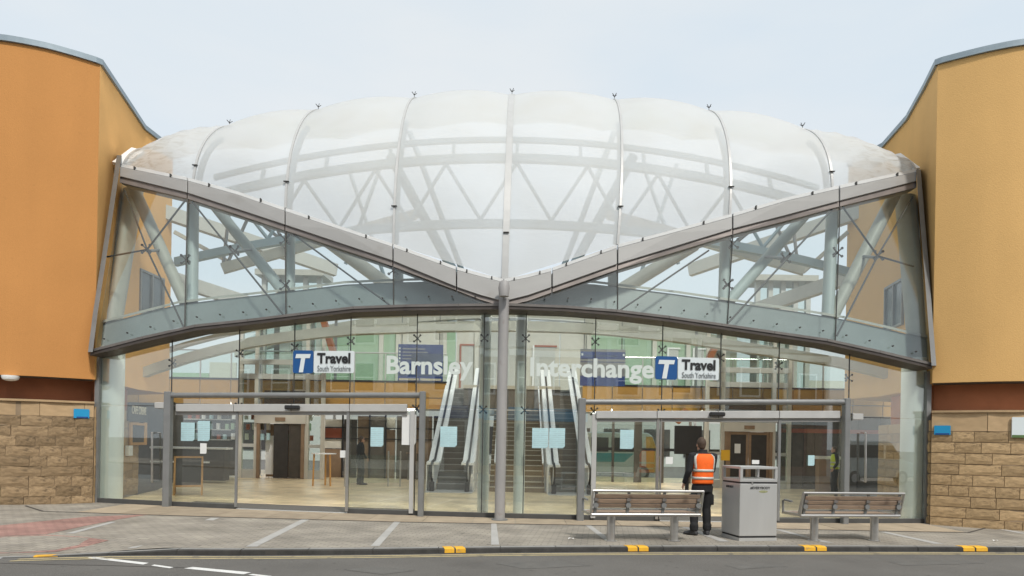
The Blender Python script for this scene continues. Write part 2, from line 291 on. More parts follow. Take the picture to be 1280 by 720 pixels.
M = dict(
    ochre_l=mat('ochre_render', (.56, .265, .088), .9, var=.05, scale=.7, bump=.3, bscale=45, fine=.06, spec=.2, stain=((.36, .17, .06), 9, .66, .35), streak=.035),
    ochre_r=mat('pale_ochre_render', (.70, .43, .17), .9, var=.05, scale=.7, bump=.3, bscale=45, fine=.05, spec=.2, stain=((.44, .26, .10), 9, .67, .3), streak=.03),  # paler, yellower ochre for the right drum
    ochre_flank=mat('lit_flank_ochre_render', (.84, .48, .18), .9, var=.07, scale=1.1, bump=.25, bscale=40, fine=.04, spec=.2),  # left flank's brighter light painted into a paler ochre
    ochre_panel=mat('ochre_panel', (.50, .27, .06), .45, var=.05, rnd=.12),
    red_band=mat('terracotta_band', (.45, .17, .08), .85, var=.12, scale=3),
    soffit=mat('soffit_board', (.09, .08, .075), .8, var=.1),
    coping=mat('zinc_coping', (.28, .34, .38), .45, .3, var=.08, stretch=(1, 1, 4)),
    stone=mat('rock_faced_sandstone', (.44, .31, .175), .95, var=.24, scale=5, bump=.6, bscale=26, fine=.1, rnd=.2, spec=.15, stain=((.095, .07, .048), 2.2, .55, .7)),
    stone_l=mat('dark_sandstone', (.33, .235, .14), .95, var=.26, scale=5, bump=.6, bscale=26, fine=.1, rnd=.25, spec=.15, stain=((.07, .055, .04), 2.0, .53, .75)),  # darker sandstone with heavier stains for the left plinth front
    red_shaded=mat('soffit_shaded_terracotta', (.28, .105, .05), .85, var=.12, scale=3),  # left band: shade under the soffit painted into the red
    ashlar=mat('sawn_sandstone', (.48, .34, .20), .9, var=.12, scale=4, bump=.2, bscale=60, rnd=.12, spec=.15),
    mortar=mat('mortar', (.27, .20, .13), .95, var=.15),
    clad=mat('grey_cladding', (.33, .325, .315), .55, .0, var=.06, scale=1.2, stretch=(1, 1, 3), stain=((.25, .23, .21), 1.6, .6, .5)),
    lip=mat('bronze_trim', (.17, .155, .145), .5, .2, var=.15),
    arcdark=mat('dark_arch_trim', (.075, .062, .055), .5, .2, var=.2),
    steel_teal=mat('pale_teal_steel', (.40, .46, .455), .5, var=.08, scale=2),
    beam_grey=mat('grey_teal_beam', (.25, .285, .28), .35, var=.1, scale=2),
    truss=mat('blue_grey_truss_steel', (.27, .36, .41), .5, var=.06),
    column=mat('pale_column', (.72, .76, .73), .4, var=.05, scale=1),
    steel_cream=mat('cream_steel', (.43, .425, .37), .5, var=.08),
    steel_grey=mat('grey_steel', (.24, .245, .245), .45, .3, var=.1),
    post=mat('weathered_post', (.33, .32, .315), .6, .1, var=.14, scale=2, stretch=(1, 1, .35), stain=((.20, .13, .10), 5, .64, .6)),
    white=mat('white_paint', (.86, .87, .86), .4, var=.04),
    dullwhite=mat('dull_white_metal', (.50, .50, .49), .4, .1, var=.06),
    stainless=mat('stainless_steel', (.55, .54, .525), .32, .85, var=.08, scale=6, stretch=(.3, 3, 3)),
    brushed=mat('brushed_steel_sheet', (.56, .56, .55), .36, .4, var=.05, scale=4, stretch=(1, 1, .2)),
    dark=mat('black_plastic', (.02, .02, .022), .5, var=.1),
    cable=mat('steel_cable', (.045, .043, .04), .6, 0, var=0),
    glass=glass_mat('facade_glass', (.955, .985, .965), 2.3, .010),
    glass_up=glass_mat('upper_glass', (.94, .97, .96), 1.72, .016),
    glass_in=glass_mat('inner_glass', (.90, .95, .93), 1.45, .03),
    membrane=membrane_mat(),
    floor=brick_mat('beige_floor_tile', (.82, .66, .41), (.78, .62, .385), (.66, .52, .33), .6, .6, 0, .32, .006),
    matgrey=mat('entrance_mat', (.10, .095, .085), .95, var=.15, scale=20),
    road=mat('asphalt', (.155, .148, .137), .9, var=.12, scale=.9, bump=.6, bscale=110, fine=.5, spec=.25, spots=3, stain=((.105, .10, .094), .7, .58, .5)),
    ground=mat('far_ground', (.10, .10, .095), .9, var=.1),
    paving=brick_mat('granite_setts', (.355, .32, .265), (.30, .27, .23), (.215, .195, .165), .21, .105, R(7.5), .85, .009, True),
    redpave=brick_mat('red_tactile', (.40, .235, .195), (.36, .20, .17), (.22, .13, .11), .2, .1, R(7.5), .85, .01),
    band=mat('pale_granite_band', (.42, .41, .39), .85, var=.12, scale=3, fine=.1),
    slab=mat('sandstone_slab', (.37, .30, .215), .85, var=.16, scale=3, rnd=.14, fine=.1),
    kerb=mat('granite_kerb', (.27, .265, .25), .85, var=.15, scale=5, rnd=.1, fine=.15, bump=.2),
    kerbface=mat('dark_kerb_face', (.052, .05, .047), .9, var=.3, scale=6, fine=.2, rnd=.1),  # much darker tone for the upright kerb faces
    kick=mat('dark_kick_plate', (.085, .085, .083), .5, .2, var=.15),
    channel=mat('drain_channel', (.06, .055, .05), .8, var=.1),
    yellow=mat('worn_yellow_paint', (.56, .46, .25), .8, var=.12, scale=5, fine=.2, stain=((.16, .145, .12), 6, .56, .75)),
    kyellow=mat('kerb_yellow_paint', (.78, .42, .03), .7, var=.1, scale=9, stain=((.25, .2, .14), 12, .63, .7)),
    rwhite=mat('road_white_paint', (.72, .72, .70), .75, var=.08, scale=9, fine=.15, stain=((.3, .3, .3), 7, .6, .6)),
    wood=mat('weathered_hardwood', (.30, .215, .155), .7, var=.28, scale=9, bump=.3, bscale=50, rnd=.18, stretch=(.5, 5, 5), stain=((.10, .065, .045), 5, .58, .7)),
    pine=mat('orange_pine', (.50, .27, .09), .55, var=.12, stretch=(3, 3, .5)),
    chalk=mat('chalkboard', (.045, .042, .04), .7, var=.2),
    green=mat('sage_green_panel', (.33, .47, .33), .6, var=.05, rnd=.05),
    cream=mat('cream_wall', (.60, .585, .52), .7, var=.05),
    palegrey=mat('pale_grey_wall', (.50, .51, .48), .7, var=.05),
    darkwall=mat('dark_shopfront', (.10, .088, .075), .6, var=.2, rnd=.3),
    brown=mat('brown_joinery', (.27, .185, .12), .55, var=.15),
    rust=mat('rust_brown', (.35, .13, .055), .6, var=.1),
    redbrown=mat('red_shop_panel', (.33, .10, .06), .6, var=.1),
    tread=mat('escalator_tread', (.36, .36, .35), .5, .5, var=.1),
    riser=mat('escalator_riser', (.19, .19, .18), .4, .6, var=.1, stretch=(30, 1, 1)),
    stair=mat('stair_tread', (.22, .17, .11), .7, var=.12),
    nosing=mat('stair_nosing', (.55, .50, .40), .6, var=.05),
    navy=mat('navy_board', (.018, .055, .24), .5, var=.06),
    signblue=mat('sign_blue', (.012, .085, .27), .4, var=0),
    cyan=mat('cyan_sign', (.02, .30, .58), .35, var=.03),
    signwhite=mat('sign_white', (.70, .76, .78), .4, var=.02),
    vinyl=mat('white_vinyl_letter', (.70, .76, .73), .6, var=0),
    ink=mat('black_ink', (.02, .02, .022), .5, var=0),
    grey_ink=mat('grey_ink', (.20, .22, .23), .5, var=0),
    poster=brick_mat('pale_blue_poster', (.40, .58, .62), (.47, .66, .70), (.50, .73, .78), .31, .043, 0, .45, .014, False, True),
    paper=mat('white_paper', (.75, .76, .75), .6, var=.04),
    hivis=mat('orange_hivis', (.95, .145, .012), .75, var=.10, scale=14, bump=.25, bscale=18),
    hivis_y=mat('yellow_hivis', (.62, .72, .03), .7, var=.1, scale=14),
    tape=mat('reflective_tape', (.55, .55, .50), .45, .1, var=.08, scale=30),
    blackcloth=mat('black_cloth', (.018, .018, .02), .9, var=.2, scale=12, bump=.35, bscale=16),
    boot=mat('grey_boot', (.05, .05, .055), .7, var=.2, scale=20),
    skin=mat('skin', (.52, .29, .20), .55, var=.08, scale=15),
    hair=mat('dark_brown_hair', (.07, .042, .026), .6, var=.3, scale=60, bump=.5, bscale=90),
    teal=mat('teal_paint', (.05, .33, .36), .3, var=.03, coat=.5),
    buswhite=mat('white_bus_paint', (.62, .68, .66), .25, var=.02, coat=.6),
    busyellow=mat('yellow_bus_paint', (.62, .36, .03), .3, var=.04, coat=.5),
    tyre=mat('tyre_rubber', (.02, .02, .02), .85, var=.1),
    render_pale=mat('pale_terrace_render', (.80, .78, .70), .85, var=.1),
    brick_red=brick_mat('terrace_brick', (.30, .13, .08), (.25, .10, .07), (.3, .27, .24), .22, .075, wall=True),
    slate=mat('slate_roof', (.10, .105, .115), .7, var=.2),
    litter=mat('litter_white', (.7, .7, .68), .6, var=.08),
)

M['patch'] = mat('worn_patch', (.135, .13, .12), .9, var=.2, scale=3, fine=.4, bump=.5, bscale=110)
lm = bpy.data.materials.new('fill_diffuser'); lm.use_nodes = True; lm.node_tree.nodes['Principled BSDF'].inputs['Emission Color'].default_value = (1, .97, .9, 1); lm.node_tree.nodes['Principled BSDF'].inputs['Emission Strength'].default_value = 9.0; M['lamp'] = lm
def spline(pts, n=5):
    out = []
    for i in range(len(pts) - 1):
        p0, p1, p2, p3 = [Vector(pts[max(0, min(len(pts) - 1, i + k))]) for k in (-1, 0, 1, 2)]
        for j in range(n):
            t = j / n; out.append(tuple(.5 * ((2 * p1) + (p2 - p0) * t + (2 * p0 - 5 * p1 + 4 * p2 - p3) * t * t + (3 * p1 - p0 - 3 * p2 + p3) * t ** 3)))
    out.append(tuple(pts[-1])); return out

fm = lm.copy(); fm.name = 'fill_light_lens'; fm.node_tree.nodes['Principled BSDF'].inputs['Emission Strength'].default_value = 25; M['fill_glow'] = fm

vt = M['vinyl'].node_tree; vb = vt.nodes['Principled BSDF']; vb.inputs['Alpha'].default_value = .87
# ================================================================== ground, road, kerb, pavement
def smooth(t): t = max(0, min(1, t)); return t * t * (3 - 2 * t)
KPX = [(-40, 691.5), (60, 688.5), (160, 686.3), (320, 687.2), (480, 686), (640, 684), (800, 683.2), (960, 683), (1120, 683.2), (1280, 684)]
kp = [gp(*p) for p in KPX]
kxy = [(-40, kp[0].y - .25 * (kp[0].x + 40) * .1)] + [(p.x, p.y) for p in kp] + [(40, kp[-1].y + (40 - kp[-1].x) * .12)]
def kerb_y(X): return ip(kxy, X)
KH = .085
def drop(X): return KH * .9 * smooth((-4.9 - X) / 1.3)             # the kerb dips to a dropped crossing on the left
def pav_z(X, Y): return g(X) - drop(X) * (1 - smooth((Y - kerb_y(X) - .1) / 1.3))
def hz(P, lift=.004): return Vector((P.x, P.y, pav_z(P.x, P.y) + lift))

struct('ground', MB().prism([(-400, -300, g(-400) - .4), (400, -300, g(400) - .4), (400, 500, g(400) - .4), (-400, 500, g(-400) - .4)], (0, 0, -.2)), M['ground'])
xs = [-40, -25, -15] + [-11 + .5 * i for i in range(47)] + [15, 25, 40]
rows = []
for j in range(8):
    rows.append([(x, -1.0 + 0 if j == 0 else 1.2 + (kerb_y(x) + .02 - 1.2) * (j - 1) / 6, g(x) - KH) for x in xs])
struct('road', MB().grid(rows), M['road'])
struct('opposite_pavement', MB().prism([(-40, -4.6, g(-40)), (40, -4.6, g(40)), (40, .9, g(40)), (-40, .9, g(-40))], (0, 0, -.3)), M['paving'])

LEFT_FRONT = spline([(-15.4, 18.3), (-15.1, 16.7), (-14.4, 15.7), (-13.3, 15.15), (-12.3, 15.0), (-11.44, 15.05), (-10.72, 15.29), (-10.22, 15.59), (-9.77, 15.94)])
LEFT_SIDE = [(-9.77, 15.94), (-10.2, 17.8), (-10.55, 19.28), (-10.5, 20.21), (-10.58, 21.0)]
RIGHT_FRONT = spline([(9.42, 15.34), (9.88, 15.02), (10.3, 14.77), (10.8, 14.56), (11.5, 14.42), (12.5, 14.42), (13.5, 14.75), (14.4, 15.5), (14.9, 17.2)])
RIGHT_SIDE = [(9.42, 15.34), (9.77, 16.37), (10.26, 17.94), (10.52, 19.58), (10.2, 21.0)]
def on_front(front, px, py):
    u, v = px - 640, HY - py; k = (u * math.cos(ROLL) - v * math.sin(ROLL)) / FPX; best = None
    for p, q in zip(front, front[1:]):
        fa, fb = p[0] - k * p[1], q[0] - k * q[1]
        if fa * fb <= 0 and fa != fb:
            t = fa / (fa - fb); Y = p[1] + (q[1] - p[1]) * t
            if best is None or Y < best: best = Y
    return best or front[len(front) // 2][1]
rows = []
for j in range(9):
    row = []
    for x in xs:
        y0 = kerb_y(x) + .15; y1 = Yf(x) if abs(x) < 9.5 else 18.3
        y = y0 + (y1 - y0) * (j / 8) ** 1.6; row.append((x, y, pav_z(x, y)))
    rows.append(row)
pavement = struct('pavement', MB().grid(rows), M['paving'])

# kerb stones, each its own piece
kerb = struct('kerb', MB().grid([[(x, kerb_y(x) + .012, g(x) - .2) for x in xs], [(x, kerb_y(x) + .012, g(x) - drop(x) - .012) for x in xs], [(x, kerb_y(x) + .15, g(x) - drop(x) - .012) for x in xs]]), M['channel'])
x = -11.0; i = 0
while x < 13:
    L = .86 + .1 * random.random(); x1 = x + L
    def kv(xx, dy, top):
        return Vector((xx, kerb_y(xx) + dy, g(xx) - drop(xx) - .001 if top else g(xx) - .2))
    gap = .006
    b = MB(); j = random.uniform(-.004, .004)
    a0, a1 = x + gap, x1 - gap
    b.add([kv(a0, 0, 0), kv(a1, 0, 0), kv(a1, 0, 1) + Vector((0, 0, -.02)), kv(a0, 0, 1) + Vector((0, 0, -.02)), kv(a0, .022, 1), kv(a1, .022, 1), kv(a1, .15, 1), kv(a0, .15, 1)],
          [(0, 1, 2, 3), (3, 2, 5, 4), (4, 5, 6, 7), (0, 3, 4, 7), (1, 6, 5, 2)])
    b.v = [(v[0], v[1] + j, v[2]) for v in b.v]
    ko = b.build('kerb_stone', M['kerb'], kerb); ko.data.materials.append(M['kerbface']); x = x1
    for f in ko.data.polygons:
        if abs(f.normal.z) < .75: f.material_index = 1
# loading marks painted over the kerb edge, in pairs
for pxs in ((60, 86, -1), (556, 568, 0), (570, 582, 0), (787, 799, 0), (801, 813, 0), (1011, 1025, 0), (1027, 1039, 0), (1210, 1224, 0), (1226, 1240, 0)):
    p0, p1 = gp(pxs[0], 685), gp(pxs[1], 685)
    b = MB(); e = .004
    def q(xx, dy, dz): return (xx, kerb_y(xx) + dy, g(xx) - drop(xx) + dz)
    for xa, xb in ((p0.x, p1.x),):
        b.add([q(xa, -e - .004, -.075 + drop(xa)), q(xb, -e - .004, -.075 + drop(xb)), q(xb, -e, -.015), q(xa, -e, -.015), q(xa - .02, .025, e + .001), q(xb - .02, .025, e + .001), q(xb - .06, .149, e + .001), q(xa - .06, .149, e + .001)],
              [(0, 1, 2, 3), (3, 2, 5, 4), (4, 5, 6, 7)])
    b.build('kerb_mark', M['kyellow'], kerb)

# red tactile paving by the dropped kerb
def sheet(pts, lift=.004, n=1):
    return MB().add([hz(gp(*p), lift) for p in pts], [tuple(range(len(pts)))])
struct('tactile_paving', sheet([(-60, 662), (0, 657), (70, 650), (110, 646), (188, 643), (150, 649), (100, 659), (58, 668), (-60, 673)]), M['redpave'])
struct('tactile_paving', sheet([(-60, 673.5), (58, 668.6), (100, 671), (136, 674.5), (110, 679), (70, 684), (-60, 687)]), M['redpave'])
# pale granite bands running out to the kerb
for pts in ([(82, 667), (138, 652.5), (146, 652.5), (92, 667)], [(159, 682.5), (264, 647.5), (275, 647.5), (170, 682.5)], [(307, 683.5), (378, 649), (388, 649), (321, 683.5)],
            [(463, 683), (493, 652), (501, 652), (474, 683)], [(614, 681), (614, 654.5), (620.5, 654.5), (624, 681)], [(732, 657), (758, 677), (766, 677), (739, 657)],
            [(846, 657), (900, 677), (912, 677), (854, 657)], [(968, 662), (1028, 678), (1042, 679), (976, 662)], [(1100, 665), (1168, 680), (1180, 680), (1108, 665)], [(1244, 661), (1276, 667), (1290, 668), (1252, 661)]):
    struct('pale_band', sheet(pts), M['band'])
# drain channel and the sandstone slabs between it and the glass
CH = [(30, 632.5), (52, 639.5), (100, 641), (190, 644.2), (320, 648), (500, 653), (625, 655.2), (760, 657.5), (970, 661.5), (1100, 664.2), (1212, 666.2), (1246, 657)]
cv = [hz(gp(*p), .004) for p in CH]
b = MB()
for a, c in zip(cv, cv[1:]):
    b.add([a, c, c + Vector((0, .075, 0)), a + Vector((0, .075, 0))], [(0, 1, 2, 3)])
struct('drain_channel', b, M['channel'])
cxy = [(p.x, p.y) for p in cv[1:-1]]
x = -8.9
while x < 9.2:
    x1 = x + random.uniform(.85, 1.15); a, c = x + .006, min(x1, 9.3) - .006
    pts = [(a, ip(cxy, a) + .085), (c, ip(cxy, c) + .085), (c, Yf(c) - .07), (a, Yf(a) - .07)]
    MB().prism([(p[0], p[1], g(p[0]) - .05) for p in pts], (0, 0, .05 + .006 + random.uniform(0, .003))).build('sandstone_slab', M['slab'], pavement); x = x1
# road paint
def road_line(name, pts, m, h=.004): struct(name, MB().add([gp(p[0], p[1], -KH + h) for p in pts], [tuple(range(len(pts)))]), m)
for d0, d1 in ((-.30, -.245), (-.165, -.11)):
    b = MB(); X0 = gp(44, 694, -KH).x; pts = [X0 + .5 * i for i in range(int((12.5 - X0) / .5))]
    b.grid([[(xx, kerb_y(xx) + d, g(xx) - KH + .004) for xx in pts] for d in (d0, d1)])
    struct('yellow_line', b, M['yellow'])
road_line('white_dash', [(109, 697.3), (117, 695.8), (186, 703.6), (179, 705.6)], M['rwhite'])
road_line('white_dash', [(189, 707), (193, 705.6), (217, 709), (212, 710.2)], M['rwhite'])
road_line('white_dash', [(230, 710.5), (241, 708.6), (314, 715.4), (304, 717.8)], M['rwhite'])
road_line('white_dash', [(310, 718.5), (316, 717.3), (340, 720), (336, 721.5)], M['rwhite'])
road_line('white_dash', [(-30, 694), (-24, 692.5), (6, 696.6), (0, 698)], M['rwhite'])
struct('manhole_cover', MB().add([gp(p[0], p[1], -KH + .004) for p in ((430, 712), (470, 708), (520, 713), (478, 718))], [(0, 1, 2, 3)]), M['patch'])

cp_ = [(-30, 704), (20, 704.2), (70, 705.8), (130, 706.8), (190, 708.6), (230, 709.5)]
bb = MB()
for p, q in zip(cp_, cp_[1:]):
    P, Q = gp(*p, -KH + .003), gp(*q, -KH + .003); bb.add([P, Q, Q + Vector((0, .022, 0)), P + Vector((0, .022, 0))], [(0, 1, 2, 3)])
struct('road_seam', bb, M['channel'])
for pts in ([(620, 704), (700, 701.5), (742, 707), (655, 711)], [(905, 706), (960, 703.5), (985, 708), (925, 711.5)], [(1110, 702), (1200, 700), (1232, 704), (1130, 707)]):
    struct('road_patch', MB().add([gp(p[0], p[1], -KH + .003) for p in pts], [(0, 1, 2, 3)]), bpy.data.materials['worn_patch'])
# ================================================================== the two drum-shaped buildings
def stone_variants(mm):
    out = []
    for k in range(6):
        rnd = random.Random(k); nx, nz = 5, 4; b = MB(); rows = []
        for j in range(nz):
            row = []
            for i in range(nx):
                edge = i in (0, nx - 1) or j in (0, nz - 1)
                row.append((-.5 + i / (nx - 1) + (0 if i in (0, nx - 1) else rnd.uniform(-.06, .06)), -.5 + (rnd.uniform(.0, .1) if edge else -rnd.uniform(.25, .75)), -.5 + j / (nz - 1) + (0 if j in (0, nz - 1) else rnd.uniform(-.07, .07))))
            rows.append(row)
        b.grid(rows)
        n = nx * nz; ring = [i for i in range(nx)] + [j * nx + nx - 1 for j in range(1, nz)] + [(nz - 1) * nx + i for i in range(nx - 2, -1, -1)] + [j * nx for j in range(nz - 2, 0, -1)]
        base = len(b.v); b.v += [(b.v[i][0], .5, b.v[i][2]) for i in ring]
        for a in range(len(ring)):
            c = (a + 1) % len(ring); b.f.append((ring[a], ring[c], base + c, base + a))
        out.append(b.mesh('stone', mm))
    return out
STONES = stone_variants(M['stone']); STONES_L = stone_variants(M['stone_l'])
ASH = MB().box(-.5, .5, -.5, .5, -.5, .5).mesh('ashlar_block', M['ashlar'], bevel=.012)
def along(path):
    cum = [0]
    for a, c in zip(path, path[1:]): cum.append(cum[-1] + math.dist(a, c))
    def f(s):
        s = max(0, min(cum[-1], s))
        for i in range(len(path) - 1):
            if s <= cum[i + 1] + 1e-9: break
        t = (s - cum[i]) / (cum[i + 1] - cum[i]); a, c = path[i], path[i + 1]
        return a[0] + (c[0] - a[0]) * t, a[1] + (c[1] - a[1]) * t
    return f, cum[-1]
def lay_stones(path, s0, s1, rows, parent, rnd, out=0.0, st=None):
    f, L = along(path)
    for z0, z1, kind in rows:
        s = s0 - rnd.uniform(0, .3) if s0 > .3 else s0
        while s < s1 - .05:
            ln = rnd.uniform(.32, .78) if kind else rnd.uniform(.7, 1.1)
            e = min(s + ln, s1)
            if s1 - e < .15: e = s1
            pa, pb = Vector(f(max(s, 0))), Vector(f(e)); d = pb - pa
            if d.length > .04:
                mid = (pa + pb) / 2; ang = math.atan2(d.y, d.x); nrm = Vector((d.y, -d.x)).normalized() * (rnd.uniform(-.004, .008) + out)
                mid += nrm; gz = g(mid.x)
                T = Matrix.Translation((mid.x, mid.y, (z0 + z1) / 2 + gz * max(0, 1 - z0 / 2.0))) @ Matrix.Rotation(ang, 4, 'Z') @ Matrix.Diagonal((d.length - .010, (.026 if kind else .022), z1 - z0 - .009, 1))
                link('stone' if kind else 'ashlar_block', rnd.choice(st or STONES) if kind else ASH, parent, T)
            s = e
def drum(front, side, m, zt, zb, zs, label, left, windowpx):
    pts = front + side[1:] if left else list(reversed(side))[:-1] + front
    far = [(-16.5, 24.0), (-17.5, 20)] if left else [(17.5, 20), (16.5, 24.0)]
    poly = pts + (far if left else far)
    c = (front[len(front) // 2])
    root = thing('drum_building', label, 'building', (c[0], c[1], g(c[0])))
    MB().prism([(p[0], p[1], zb) for p in poly], (0, 0, zt - zb)).build('wall', m, root, smooth=True)
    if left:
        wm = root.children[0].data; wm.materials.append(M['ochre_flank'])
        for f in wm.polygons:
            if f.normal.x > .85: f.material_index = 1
    o = offset_poly(pts, -.06); cp = MB(); i_ = offset_poly(pts, .25)
    cp.loft([[Vector((a[0], a[1], zt + .003)), Vector((a[0], a[1], zt + .13)), Vector((q[0], q[1], zt + .16)), Vector((q[0], q[1], zt + .003))] for a, q in zip(o, i_)])
    cp.build('coping', M['coping'], root)
    # recessed band, soffit, ledge
    inn = offset_poly(front, .5); soff = MB()
    soff.prism([(p[0], p[1], zb - .012) for p in offset_poly(front, .03)] + [(p[0], p[1], zb - .012) for p in reversed(inn)], (0, 0, .009)); soff.build('soffit', M['soffit'], root)
    rb = MB()
    for a, q in zip(inn, inn[1:]):
        rb.prism([(a[0], a[1], zs - .2), (q[0], q[1], zs - .2), (q[0], q[1], zb - .015), (a[0], a[1], zb - .015)], (0, .1, 0))
    rb.build('recessed_band', M['red_shaded'] if left else M['red_band'], root)
    face = offset_poly(front, .012); back = offset_poly(front, .85)
    core = MB()
    core.loft([[Vector((a[0], a[1], g(a[0]) - .3)), Vector((a[0], a[1], zs - .03)), Vector((q[0], q[1], zs - .03)), Vector((q[0], q[1], g(q[0]) - .3))] for a, q in zip(face, back)])
    wall = core.build('stone_plinth', M['mortar'], root)
    rnd = random.Random(3 if left else 5)
    f, L = along(front)
    rows = [(-.05 + .233 * i, -.05 + .233 * (i + 1), 1) for i in range(9)] + [(2.047, zs - .03, 0)]
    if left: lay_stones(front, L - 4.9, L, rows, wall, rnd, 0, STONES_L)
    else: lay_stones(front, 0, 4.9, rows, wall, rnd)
    cap = MB(); co = offset_poly(front, -.05)
    cap.loft([[Vector((a[0], a[1], zs - .028)), Vector((a[0], a[1], zs + .02)), Vector((q[0], q[1], zs + .02)), Vector((q[0], q[1], zs - .028))] for a, q in zip(co, back)])
    cap.build('ledge', M['ashlar'], root)
    # the same stone carries on inside along the flank
    sp = [tuple(p) for p in (side[:3] if left else reversed(side[:4]))]
    fi = offset_poly(sp, .012); bi = offset_poly(sp, .4)
    c2 = MB().loft([[Vector((a[0], a[1], g(a[0]) - .3)), Vector((a[0], a[1], 2.3)), Vector((q[0], q[1], 2.3)), Vector((q[0], q[1], g(q[0]) - .3))] for a, q in zip(fi, bi)])
    w2 = c2.build('stone_return', M['mortar'], root)
    f2, L2 = along(sp)
    lay_stones(sp, .06 if left else 0, L2 if left else L2 - .06, [r_ for r_ in rows[:9]] + [(2.047, 2.3, 0)], w2, rnd)
    rb2 = MB(); ii = offset_poly([f2(.7), f2(1.5), f2(L2)] if left else [f2(0), f2(L2 - 1.5), f2(L2 - .7)], .3)
    for a, q in zip(ii, ii[1:]): rb2.prism([(a[0], a[1], 2.2), (q[0], q[1], 2.2), (q[0], q[1], zb - .015), (a[0], a[1], zb - .015)], (-.1 if left else .1, 0, 0))
    rb2.build('recessed_band', M['red_band'], root)
    return root
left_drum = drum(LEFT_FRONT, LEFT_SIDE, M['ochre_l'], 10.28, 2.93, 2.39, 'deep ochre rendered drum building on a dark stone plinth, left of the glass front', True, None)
right_drum = drum(RIGHT_FRONT, RIGHT_SIDE, M['ochre_r'], 10.28, 3.13, 2.49, 'pale ochre rendered drum building on a stone plinth, right of the glass front', False, None)
# upper windows in the flanks, seen through the glass
for root, P, sx in ((left_drum, at(195, 369, 19.75), 1), (right_drum, at(1109, 382, 18.6), -1)):
    fr = MB()
    x0 = -10.535 if sx > 0 else 10.375
    a = .03 if sx > 0 else .16
    hw, hh = .62, .62
    def wq(dy, z, off): return (x0 + off * sx + a * dy, P.y + dy, P.z + z)
    for (y0, y1, z0, z1) in ((-hw, hw, hh - .06, hh), (-hw, hw, -hh, -hh + .06), (-hw, -hw + .06, -hh + .06, hh - .06), (hw - .06, hw, -hh + .06, hh - .06), (-.03, .03, -hh + .06, hh - .06)):
        fr.prism([wq(y0, z0, .0), wq(y1, z0, .0), wq(y1, z1, .0), wq(y0, z1, .0)], (.08 * sx, 0, 0))
    wf = fr.build('window', M['steel_grey'], root)
    MB().prism([wq(-hw + .05, -hh + .05, .0), wq(hw - .05, -hh + .05, .0), wq(hw - .05, hh - .05, .0), wq(-hw + .05, hh - .05, .0)], (.03 * sx, 0, 0)).build('pane', mat('flank_window_pane', (.10, .12, .13), .15, var=.1), wf)
# bulkhead lamp under the left soffit
P = at(13, 471, 15.15); b = MB(); prof = [(.0, .17), (.04, .17), (.085, .15), (.11, .09), (.12, .02)]
b.loft([[Vector((P.x + r_ * math.cos(k * math.pi / 8), P.y + r_ * math.sin(k * math.pi / 8), 2.92 - d)) for k in range(16)] for d, r_ in prof])
b.build('bulkhead_light', M['white'], left_drum, smooth=True)

def rounded_plate(mb, c, ex, ez, w_, h_, t, r=.03, n=4):
    pts = []
    for cx, cz, a0 in ((w_ / 2 - r, h_ / 2 - r, 0), (-w_ / 2 + r, h_ / 2 - r, 90), (-w_ / 2 + r, -h_ / 2 + r, 180), (w_ / 2 - r, -h_ / 2 + r, 270)):
        for k in range(n + 1):
            a = R(a0 + 90 * k / n); pts.append(Vector(c) + Vector(ex) * (cx + r * math.cos(a)) + Vector(ez) * (cz + r * math.sin(a)))
    return mb.prism(pts, Vector(ex).cross(Vector(ez)).normalized() * -t)
def wall_sign(name, pa, pb, pc, Y, off, m, label, strip=None, cat='sign'):
    A, B = at(*pa, Y[0]), at(*pb, Y[1]); w_ = (Vector((B.x - A.x, B.y - A.y, 0))).length
    ex = Vector((B.x - A.x, B.y - A.y, 0)).normalized(); nrm = Vector((ex.y, -ex.x, 0)); zt, zb = A.z, at(*pc, Y[0]).z
    c = Vector(((A.x + B.x) / 2, (A.y + B.y) / 2, (zt + zb) / 2)) + nrm * off
    root = thing(name, label, cat, c)
    rounded_plate(MB(), c, ex, (0, 0, 1), w_, zt - zb, .03, .01).build('panel', m, root)
    fr = MB(); 
    return root, c, ex, nrm, w_, zt - zb
def front_y(front, X): return ip([(p[0], p[1]) for p in front], X)
r_, c, ex, nrm, w_, h_ = wall_sign('blue_notice', (92, 511), (111.5, 511), (92, 522.5), (on_front(LEFT_FRONT, 92, 516), on_front(LEFT_FRONT, 111.5, 516)), .045, M['cyan'], 'small bright blue notice on the left stone wall under the dark ledge')
MB().prism([c + nrm * .004 + ex * (-w_ * .32) + Vector((0, 0, -h_ * .46)), c + nrm * .004 + ex * (w_ * .42) + Vector((0, 0, -h_ * .46)), c + nrm * .004 + ex * (w_ * .42) + Vector((0, 0, -h_ * .33)), c + nrm * .004 + ex * (-w_ * .32) + Vector((0, 0, -h_ * .33))], nrm * .003).build('strip', M['navy'], r_)
r_, c, ex, nrm, w_, h_ = wall_sign('blue_notice', (1168, 532), (1188.5, 532), (1168, 543.5), (on_front(RIGHT_FRONT, 1168, 538), on_front(RIGHT_FRONT, 1188.5, 538)), .045, M['cyan'], 'small bright blue notice on the right stone wall beside the glass front')
MB().prism([c + nrm * .004 + ex * (-w_ * .42) + Vector((0, 0, -h_ * .46)), c + nrm * .004 + ex * (w_ * .42) + Vector((0, 0, -h_ * .46)), c + nrm * .004 + ex * (w_ * .42) + Vector((0, 0, -h_ * .33)), c + nrm * .004 + ex * (-w_ * .42) + Vector((0, 0, -h_ * .33))], nrm * .003).build('strip', M['navy'], r_)
